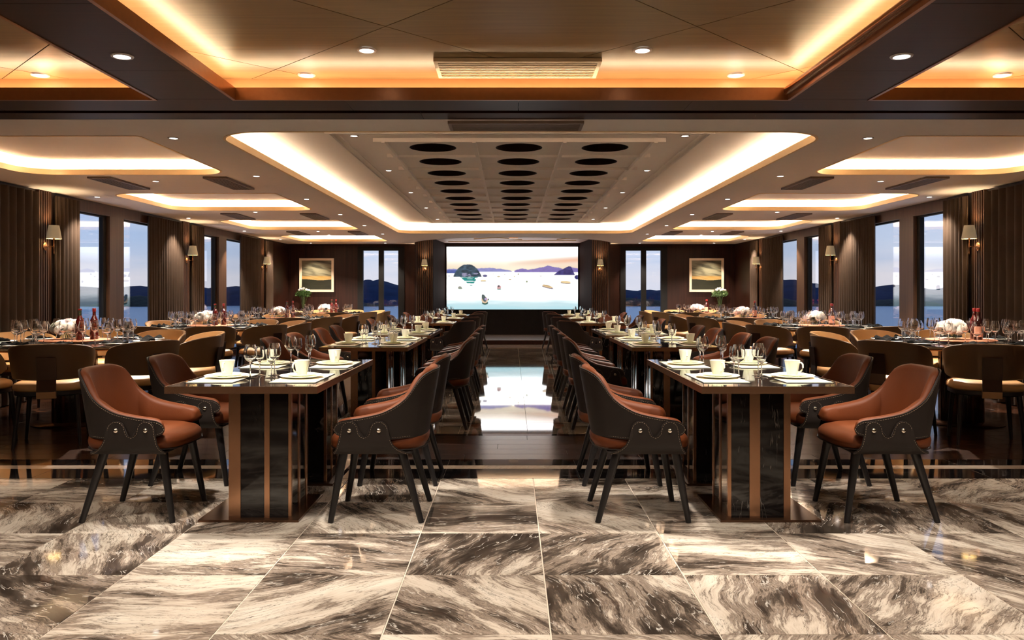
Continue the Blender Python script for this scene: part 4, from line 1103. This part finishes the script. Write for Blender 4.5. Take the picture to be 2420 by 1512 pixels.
# tub chair (tan)
def make_tub():
    r = empty('tub_chair')   # faces +x
    def sup(ax, ay, e, a): return (ax*math.copysign(abs(math.cos(a))**e, math.cos(a)), ay*math.copysign(abs(math.sin(a))**e, math.sin(a)))
    def slab(name, mat, prof, ax, ay, e=.7, N_=32, cx=.0):
        bm = bmesh.new(); rings = []
        for k, z in prof: rings.append([bm.verts.new((cx, 0, z))] if k == 0 else [bm.verts.new((cx+sup(ax*k, ay*k, e, 2*PI*i/N_)[0], sup(ax*k, ay*k, e, 2*PI*i/N_)[1], z)) for i in range(N_)])
        for a, b in zip(rings, rings[1:]):
            for i in range(N_):
                j = (i+1) % N_; bm.faces.new((a[0], b[i], b[j]) if len(a) == 1 else ((a[i], a[j], b[0]) if len(b) == 1 else (a[i], a[j], b[j], b[i])))
        return link(name, finish(bm, name, mat, 50), r)
    slab('seat', 'tan', [(0, .435), (.95, .435), (1, .45), (1, .475), (.96, .492), (.85, .505), (.5, .512), (0, .514)], .25, .275)
    slab('seat_frame', 'leg', [(0, .395), (.9, .395), (.97, .405), (.97, .435), (0, .435)], .25, .272)
    # back band
    bm = bmesh.new(); n = 30; rings = []
    for i in range(n+1):
        t_ = i/n*2-1; a = PI+t_*math.radians(112)
        e = abs(t_); zt = .812-.125*e**2.5-.10*max(0, (e-.72)/.28)**1.5; zb = .528+.012*e+.07*max(0, (e-.62)/.38)**2
        th = .030*(1 if e < .93 else .75)
        row = []
        for (q, z) in ((0, zb), (0, (zb+zt)/2), (0, zt-.006), (.25, zt+.001), (.75, zt+.001), (1, zt-.006), (1, (zb+zt)/2), (1, zb), (.75, zb-.006), (.25, zb-.006)):
            k = (z-.53)/.27; R = .275+.035*k; sc_x = .92
            rr_ = R-q*th; row.append(bm.verts.new((math.cos(a)*rr_*sc_x, math.sin(a)*rr_*1.04, z)))
        rings.append(row)
    m_ = len(rings[0])
    for a, b in zip(rings, rings[1:]):
        for k in range(m_):
            f = bm.faces.new((a[k], a[(k+1) % m_], b[(k+1) % m_], b[k])); f.material_index = 1 if k in (0, 1, 2, 8, 9) else 0
    bm.faces.new(rings[0]); bm.faces.new(rings[-1])
    link('backrest', finish(bm, 'backrest', ['tan', 'tan_outer'], 45), r)
    bm = bmesh.new(); A = [(-.266, .40), (-.272, .45), (-.262, .53), (-.288, .705), (-.294, .705), (-.272, .53), (-.284, .45), (-.278, .395)]
    for y0 in (-.068, .068): pass
    a_ = [bm.verts.new((u, -.068, z)) for u, z in A]; b_ = [bm.verts.new((u, .068, z)) for u, z in A]
    bm.faces.new(a_); bm.faces.new(b_[::-1])
    for i in range(8): bm.faces.new((a_[i], a_[(i+1) % 8], b_[(i+1) % 8], b_[i]))
    bmesh.ops.triangulate(bm, faces=[f for f in bm.faces if len(f.verts) > 4])
    br = link('back_bracket', finish(bm, 'back_bracket', 'bracket'), r)
    link('bracket_foot', boxme('bracket_foot', 'bracket_light', -.285, -.262, -.069, .069, .385, .437, bevel=.002), br)
    for sx in (-1, 1):
        for sy in (-1, 1):
            link('leg', rod_me('leg', 'leg', (sx*.19, sy*.20, .40), (sx*(.215 if sx > 0 else .25), sy*.232, 0), .021, .0125, 10), r)
    return r
sp = []; ANG0 = -70
seats = []
for s, k, x, y in rounds:
    for j in range(10):
        dg = (ANG0+36*j) if s < 0 else (180-(ANG0+36*j)); a = math.radians(dg)
        hr = (3-dg/30) % 12; hr = int(round(hr)) % 12 or 12
        seats.append((s, k, j, x, y, a, hr))
for (s, k, j, x, y, a, hr) in seats:
    R = 1.07+rs.uniform(-.02, .03)
    if abs(x+1.07*math.cos(a)) > 5.0: continue      # no room for a chair between the table and the windows
    hrw = ['', 'one', 'two', 'three', 'four', 'five', 'six', 'seven', 'eight', 'nine', 'ten', 'eleven', 'twelve'][hr]
    px = x+R*math.cos(a); py = y+R*math.sin(a)
    if abs(px) > 4.93:      # by the windows the chairs stand closer to the table's ends
        px = math.copysign(4.93, px)
    sp.append(((px, py, 0), math.atan2(y-py, x-px), dict(label='tan tub chair at the %s o\'clock place of the %s %s round table' % (hrw, ORD[k+1], 'left' if s < 0 else 'right'), cat='chair', group='tan tub chairs at the round tables')))
place_all(make_tub(), sp)

# ================================================================== tableware
def make_cup():
    bm = bmesh.new(); n = 48; rings = []
    prof = [(.0, .002), (.024, .0), (.026, .003), (.030, .02), (.0365, .055), (.041, .079), (.0415, .082), (.0395, .082), (.038, .078), (.034, .05), (.028, .015), (0, .01)]
    for r_, z in prof:
        if r_ == 0: rings.append([bm.verts.new((0, 0, z))]); continue
        rings.append([bm.verts.new(((r_*(1-(.018 if (i % 2 and .01 < z < .07 and r_ > 0) else 0)))*math.cos(2*PI*i/n), (r_*(1-(.018 if (i % 2 and .01 < z < .07) else 0)))*math.sin(2*PI*i/n), z)) for i in range(n)])
    for a, b in zip(rings, rings[1:]):
        for i in range(n):
            j = (i+1) % n; bm.faces.new((a[0], b[i], b[j]) if len(a) == 1 else ((a[i], a[j], b[0]) if len(b) == 1 else (a[i], a[j], b[j], b[i])))
    c = link('cup', finish(bm, 'cup', 'china', 50))
    bm = bmesh.new(); tube(bm, [(.037, 0, .070), (.050, 0, .072), (.060, 0, .062), (.061, 0, .046), (.054, 0, .030), (.044, 0, .021), (.031, 0, .020)], .0045, 8)
    link('handle', finish(bm, 'handle', 'china', 60), c); return c
plate_me = lambda R, mat, nm: lathe_me(nm, mat, [(0, .0), (R*.55, .0), (R*.62, .003), (R*.98, .012), (R, .0145), (R*.985, .0155), (R*.93, .0135), (R*.62, .0065), (R*.5, .005), (0, .005)], 48, 40)
def make_mat():
    m_ = link('placemat', boxme('placemat', 'mat_white', -.118, .118, -.222, .222, .002, .004))
    link('rim', boxme('rim', 'mat_edge', -.123, .123, -.228, .228, 0, .0026), m_); return m_
def glass_me(name, R, Hh, stem, rim=.78, seg=28, foot=.034):
    """closed crystal body, bowl radius R, total height Hh"""
    b0 = stem; bh = Hh-b0
    outer = [(0, 0), (foot, 0), (foot, .0012), (foot*.6, .003), (.006, .007), (.0035, .014), (.003, b0*.5), (.0034, b0-.008), (.007, b0-.001), (R*.5, b0+bh*.07), (R*.82, b0+bh*.20), (R*.97, b0+bh*.34), (R, b0+bh*.46), (R*.96, b0+bh*.66), (R*(rim+.07), b0+bh*.88), (R*rim, Hh)]
    inner = [(r_-.0011 if r_ > .004 else r_, z+(.0015 if k < 1 else 0)) for k, (r_, z) in enumerate(outer[9:])][::-1]
    return lathe_me(name, 'wine_glass', outer+inner+[(0, b0+.004)], seg, 50)
G_tall = glass_me('wine_glass', .036, .182, .088, .74)
G_small = glass_me('wine_glass', .0265, .164, .080, .80)
G_ball = glass_me('wine_glass', .050, .190, .085, .66)
G_flute = glass_me('wine_glass', .035, .215, .105, .72)
cup_sp = []; mat_sp = []; pl_sp = []; sau_sp = []; gl_t = []; gl_s = []
# rectangular tables
ZT = .75
for s in (-1, 1):
    sd = 'left' if s < 0 else 'right'
    for i, y in enumerate(UY):
        c = tcx(s, i); yc = y+TL/2-.03
        for q in (-1, 1):     # q: -1 aisle side
            side = 'aisle' if q < 0 else 'window'; x = c+s*q*.213
            wh = 'the %s %s-side place of the %s table row' % (ORD[i+1], side, sd)
            mat_sp.append(((x, yc, ZT), 0, dict(label='cream placemat with black rim at '+wh, cat='placemat', group='cream placemats')))
            pl_sp.append(((x+s*q*-.01, yc+.01, ZT+.004), 0, dict(label='ivory dinner plate at '+wh, cat='plate', group='ivory dinner plates')))
            sau_sp.append(((x+s*q*-.01, yc+.01, ZT+.0105), 0, dict(label='pale green tinted saucer at '+wh, cat='saucer', group='pale saucers')))
            rz = [-2.2, -1.2, -1.6, -.8, -1.9][(i+(q > 0)*2+(s > 0)) % 5]
            cup_sp.append(((x+s*q*-.01, yc+.01, ZT+.0165), rz, dict(label='ribbed ivory cup at '+wh, cat='cup', group='ribbed ivory cups')))
            if s < 0: gx = c+(.035 if q < 0 else -.08)
            else: gx = c+(-.085 if q < 0 else .04)
            gy = yc+.02
            dx = (.012 if (q < 0) == (s < 0) else -.02)
            if q*s > 0: gl_s.append(((gx+.0, gy+.0, ZT), 0, wh)); gl_t.append(((gx-.025+.05*(s > 0), gy+.14, ZT), 0, wh))
            else: gl_t.append(((gx, gy, ZT), 0, wh)); gl_s.append(((gx+.01, gy+.13, ZT), 0, wh))
place_all(make_mat(), mat_sp)
place_all(link('dinner_plate', plate_me(.118, 'china', 'dinner_plate')), pl_sp)
place_all(link('saucer', plate_me(.083, 'china_green', 'saucer')), sau_sp)
place_all(make_cup(), cup_sp)
place_all(link('wine_glass', G_tall), [(l, r_, dict(label='tall clear wine glass at '+wh, cat='glass', group='wine glasses on the dining tables')) for l, r_, wh in gl_t])
place_all(link('wine_glass', G_small), [(l, r_, dict(label='small clear wine glass at '+wh, cat='glass', group='wine glasses on the dining tables')) for l, r_, wh in gl_s])
# round tables
def napkin_me():
    bm = bmesh.new(); nx, ny = 16, 8; r_ = np.random.RandomState(4); V_ = []
    for j in range(ny+1):
        row = []
        for i in range(nx+1):
            u, v = i/nx*2-1, j/ny*2-1
            wd = .045*(1-.35*math.cos(u*PI)*.5)*(1+.3*abs(u))
            z = .012+.012*math.sin(u*7+v*1.5)+.008*math.cos(v*4+u*3)+.004*r_.rand()
            z *= (1-abs(v)**3*.7)
            row.append(bm.verts.new((v*wd+.006*math.sin(u*5), u*.105, max(.003, z))))
        V_.append(row)
    for j in range(ny):
        for i in range(nx): bm.faces.new((V_[j][i], V_[j][i+1], V_[j+1][i+1], V_[j+1][i]))
    ex = bmesh.ops.extrude_face_region(bm, geom=bm.faces[:]); 
    for v in [e for e in ex['geom'] if isinstance(e, bmesh.types.BMVert)]: v.co.z = max(.0, v.co.z-.010)
    return finish(bm, 'napkin', 'napkin', 60)
pl = []; np_ = []; gb = []; gf = []
for (s, k, j, x, y, a, hr) in seats:
    hrw = ['', 'one', 'two', 'three', 'four', 'five', 'six', 'seven', 'eight', 'nine', 'ten', 'eleven', 'twelve'][hr]
    wh = 'the %s o\'clock place of the %s %s round table' % (hrw, ORD[k+1], 'left' if s < 0 else 'right')
    def at(R, da): return (x+R*math.cos(a+da), y+R*math.sin(a+da), ZT)
    p = at(.67, 0); pl.append((p, a, dict(label='white plate at '+wh, cat='plate', group='white plates on the round tables')))
    np_.append(((p[0], p[1], ZT+.0158), a+rs.uniform(-.5, .5)+(PI/2 if j % 3 == 0 else 0), dict(label='black folded napkin at '+wh, cat='napkin', group='black napkins on the round tables')))
    gb.append((at(.475, .10), 0, dict(label='balloon wine glass at '+wh, cat='glass', group='wine glasses on the round tables')))
    gf.append((at(.50, .27), 0, dict(label='slim wine glass at '+wh, cat='glass', group='wine glasses on the round tables')))
    if k < 2: gf.append((at(.41, -.08), 0, dict(label='inner slim wine glass at '+wh, cat='glass', group='wine glasses on the round tables')))
place_all(link('plate', plate_me(.125, 'china_white', 'plate')), pl)
place_all(link('napkin', napkin_me()), np_)
place_all(link('wine_glass', G_ball), gb)
place_all(link('wine_glass', G_flute), gf)

# flowers in square glass vase
def bloom_me(seed, R, mat):
    r_ = np.random.RandomState(seed); bm = bmesh.new()
    # ruffled peony: nested petals
    for lay, (rad, n, tilt) in enumerate(((R*.35, 5, .2), (R*.62, 7, .6), (R*.85, 9, 1.0), (R, 10, 1.45), (R*.95, 9, 1.9))):
        for i in range(n):
            a = 2*PI*(i+.5*(lay % 2))/n+r_.uniform(-.15, .15); w_ = rad*.62; g_ = []
            for v in range(4):
                for u in range(4):
                    pu = (u/3-.5)*2; pv = v/3
                    th = tilt*pv+.15; rr_ = rad*math.sin(min(th+.15, 2.2))*.9+.002; z = rad*math.cos(th)*.9+R*.15
                    aa = a+pu*.42*(.4+.6*pv)*(1.15)
                    rr_ *= 1+(.10*math.sin(pu*6+lay*2+i)+r_.uniform(-.05, .05))*pv; z += r_.uniform(-.06, .06)*rad*pv
                    g_.append(bm.verts.new((rr_*math.cos(aa), rr_*math.sin(aa), z)))
            for v in range(3):
                for u in range(3): bm.faces.new((g_[v*4+u], g_[v*4+u+1], g_[v*4+u+5], g_[v*4+u+4]))
    bmesh.ops.solidify(bm, geom=bm.faces[:], thickness=.0012)
    return finish(bm, 'bloom', mat, 60)
def make_bouquet():
    r = empty('bouquet')
    bm = bmesh.new(); 
    for (a, b, c, d) in ((-.05, .05, -.05, -.046), (-.05, .05, .046, .05), (-.05, -.046, -.046, .046), (.046, .05, -.046, .046)): box(bm, a, b, c, d, 0, .10)
    box(bm, -.046, .046, -.046, .046, 0, .006)
    link('vase', finish(bm, 'vase', 'vase_glass'), r)
    bm = bmesh.new()
    for i in range(9):
        a = i*2.4; rod(bm, (.03*math.cos(a), .03*math.sin(a), .008), (.05*math.cos(a+1), .05*math.sin(a+1), .12), .0025, .0025, 5)
    link('stem', finish(bm, 'stem', 'green'), r)
    bl = [bloom_me(1, .058, 'petal'), bloom_me(2, .064, 'petal2'), bloom_me(3, .052, 'petal2')]
    sp_ = [(0, 0, .155, 0, 0), (.065, .02, .14, .5, 0), (-.065, .01, .14, -.5, 0), (.02, .065, .14, 0, .5), (-.02, -.065, .135, 0, -.5), (.06, -.05, .125, .6, -.5), (-.06, .055, .125, -.6, .5), (-.075, -.05, .115, -.8, -.6), (.08, .06, .115, .8, .5), (.11, -.0, .105, 1.0, 0), (-.115, 0, .105, -1, 0), (0, -.10, .105, 0, -1.0), (.0, .10, .105, 0, 1.0)]
    for i, (x, y, z, ry, rx) in enumerate(sp_): link('bloom', bl[i % 3], r, (x, y, z-.02), (-rx, ry, i))
    bm = bmesh.new()
    for i in range(12):
        a = 2*PI*i/12; c_, s_ = math.cos(a), math.sin(a)
        v = [bm.verts.new((c_*q-s_*w_, s_*q+c_*w_, z)) for q, w_, z in ((.03, 0, .10), (.08, .022, .10), (.13, 0, .075), (.08, -.022, .10))]; bm.faces.new(v)
    bmesh.ops.solidify(bm, geom=bm.faces[:], thickness=.001)
    link('leaf_collar', finish(bm, 'leaf_collar', 'green'), r)
    return r
place_all(make_bouquet(), [((x-.07*1, y+.02, ZT+.028), k*.7+s*.2, dict(label='white and pink bouquet in a glass cube on the %s %s round table' % (ORD[k+1], 'left' if s < 0 else 'right'), cat='flowers', group='table bouquets')) for s, k, x, y in rounds])
def make_bottle(kind):
    r = empty('wine_bottle')
    body = [(0, 0), (.034, 0), (.037, .004), (.037, .16), (.034, .18), (.024, .200), (.0145, .225)]
    neck = [(.0145, .225), (.014, .275), (.0155, .277), (.0155, .285), (.012, .29), (0, .29)]
    bmx, nmx = {'A': ('bottle_red', 'bottle_green'), 'B': ('bottle_red', 'bottle_red'), 'C': ('bottle_dark', 'bottle_dark')}[kind]
    link('body', lathe_me('body', bmx, body, 28, 40), r); link('neck', lathe_me('neck', nmx, neck, 24, 40), r)
    link('cap', lathe_me('cap', 'cap_red', [(.0153, .258), (.0160, .260), (.0160, .286), (.014, .291), (0, .292)] if kind != 'A' else [(.0162, .274), (.0168, .276), (.0168, .288), (0, .290)], 20, 40), r)
    if kind == 'C': link('label', lathe_me('label', 'label_pink', [(.0374, .03), (.0376, .03), (.0376, .125), (.0374, .125)], 28, 30, True), r)
    return r
bA = [((x+.10, y-.10, ZT+.028), 0, dict(label='red wine bottle with green neck beside the bouquet on the %s left round table' % ORD[k+1], cat='bottle', group='wine bottles')) for s, k, x, y in rounds if s < 0]
bB = [((x+.17, y+.02, ZT+.028), 0, dict(label='plain red wine bottle with red cap on the %s left round table' % ORD[k+1], cat='bottle', group='wine bottles')) for s, k, x, y in rounds if s < 0]
bC = [((x+.11, y-.09, ZT+.028), 0, dict(label='dark wine bottle with salmon label on the %s right round table' % ORD[k+1], cat='bottle', group='wine bottles')) for s, k, x, y in rounds if s > 0]
bD = [((x+.16, y+.06, ZT+.028), 0, dict(label='unlabelled red capped wine bottle on the %s right round table' % ORD[k+1], cat='bottle', group='wine bottles')) for s, k, x, y in rounds if s > 0]
place_all(make_bottle('A'), bA); place_all(make_bottle('B'), bB); place_all(make_bottle('C'), bC); place_all(make_bottle('B'), bD)

# consoles with tall vases by the back wall
def make_console():
    r = empty('console_table')
    link('table_top', boxme('table_top', 'bronze_dark', -.25, .25, -.15, .15, .80, .83, bevel=.003), r)
    for sx in (-1, 1):
        for sy in (-1, 1): link('leg', boxme('leg', 'leg', sx*.23-.015, sx*.23+.015, sy*.13-.015, sy*.13+.015, 0, .80), r)
    link('shelf', boxme('shelf', 'leg', -.23, .23, -.13, .13, .2, .22), r)
    return r
place_all(make_console(), [((.0+s*5.02, 19.36, 0), 0, dict(label='small dark console against the back wall in the %s corner' % ('left' if s < 0 else 'right'), cat='console table', group='corner consoles')) for s in (-1, 1)])
def make_tall():
    r = empty('tall_bouquet')
    link('vase', lathe_me('vase', 'vase_glass', [(0, 0), (.042, 0), (.044, .01), (.036, .2), (.048, .30), (.045, .30), (.033, .2), (.040, .012), (0, .012)], 24, 40), r)
    bm = bmesh.new(); r_ = np.random.RandomState(9)
    for i in range(14):
        a = r_.uniform(0, 2*PI); q = r_.uniform(.04, .14); rod(bm, (.02*math.cos(a), .02*math.sin(a), .02), (q*math.cos(a), q*math.sin(a), .42), .002, .002, 4)
    link('stem', finish(bm, 'stem', 'green'), r)
    bm = bmesh.new()
    for i in range(520):
        a = r_.uniform(0, 2*PI); q = .17*math.sqrt(r_.rand()); z = .30+.22*r_.rand()*(1-.6*q/.17); d = Vector((r_.uniform(-1, 1), r_.uniform(-1, 1), r_.uniform(-.3, 1))).normalized()
        p = Vector((q*math.cos(a), q*math.sin(a), z)); sd_ = d.orthogonal().normalized()*.012; L_ = .055
        bm.faces.new([bm.verts.new(v) for v in (p, p+d*L_*.5+sd_, p+d*L_, p+d*L_*.5-sd_)])
    o = link('foliage', finish(bm, 'foliage', 'green'), r)
    b = bloom_me(5, .032, 'petal2')
    for i in range(13):
        a = i*2.4; q = .15*math.sqrt((i+.5)/16); link('bloom', b, r, (q*math.cos(a), q*math.sin(a), .50-.5*q), (q*2*math.sin(-a), q*2*math.cos(a), a))
    return r
place_all(make_tall(), [((.0+s*5.0, 19.30, .83), s, dict(label='tall glass vase of green leaves and white flowers in the back %s corner' % ('left' if s < 0 else 'right'), cat='flowers', group='corner vases')) for s in (-1, 1)])
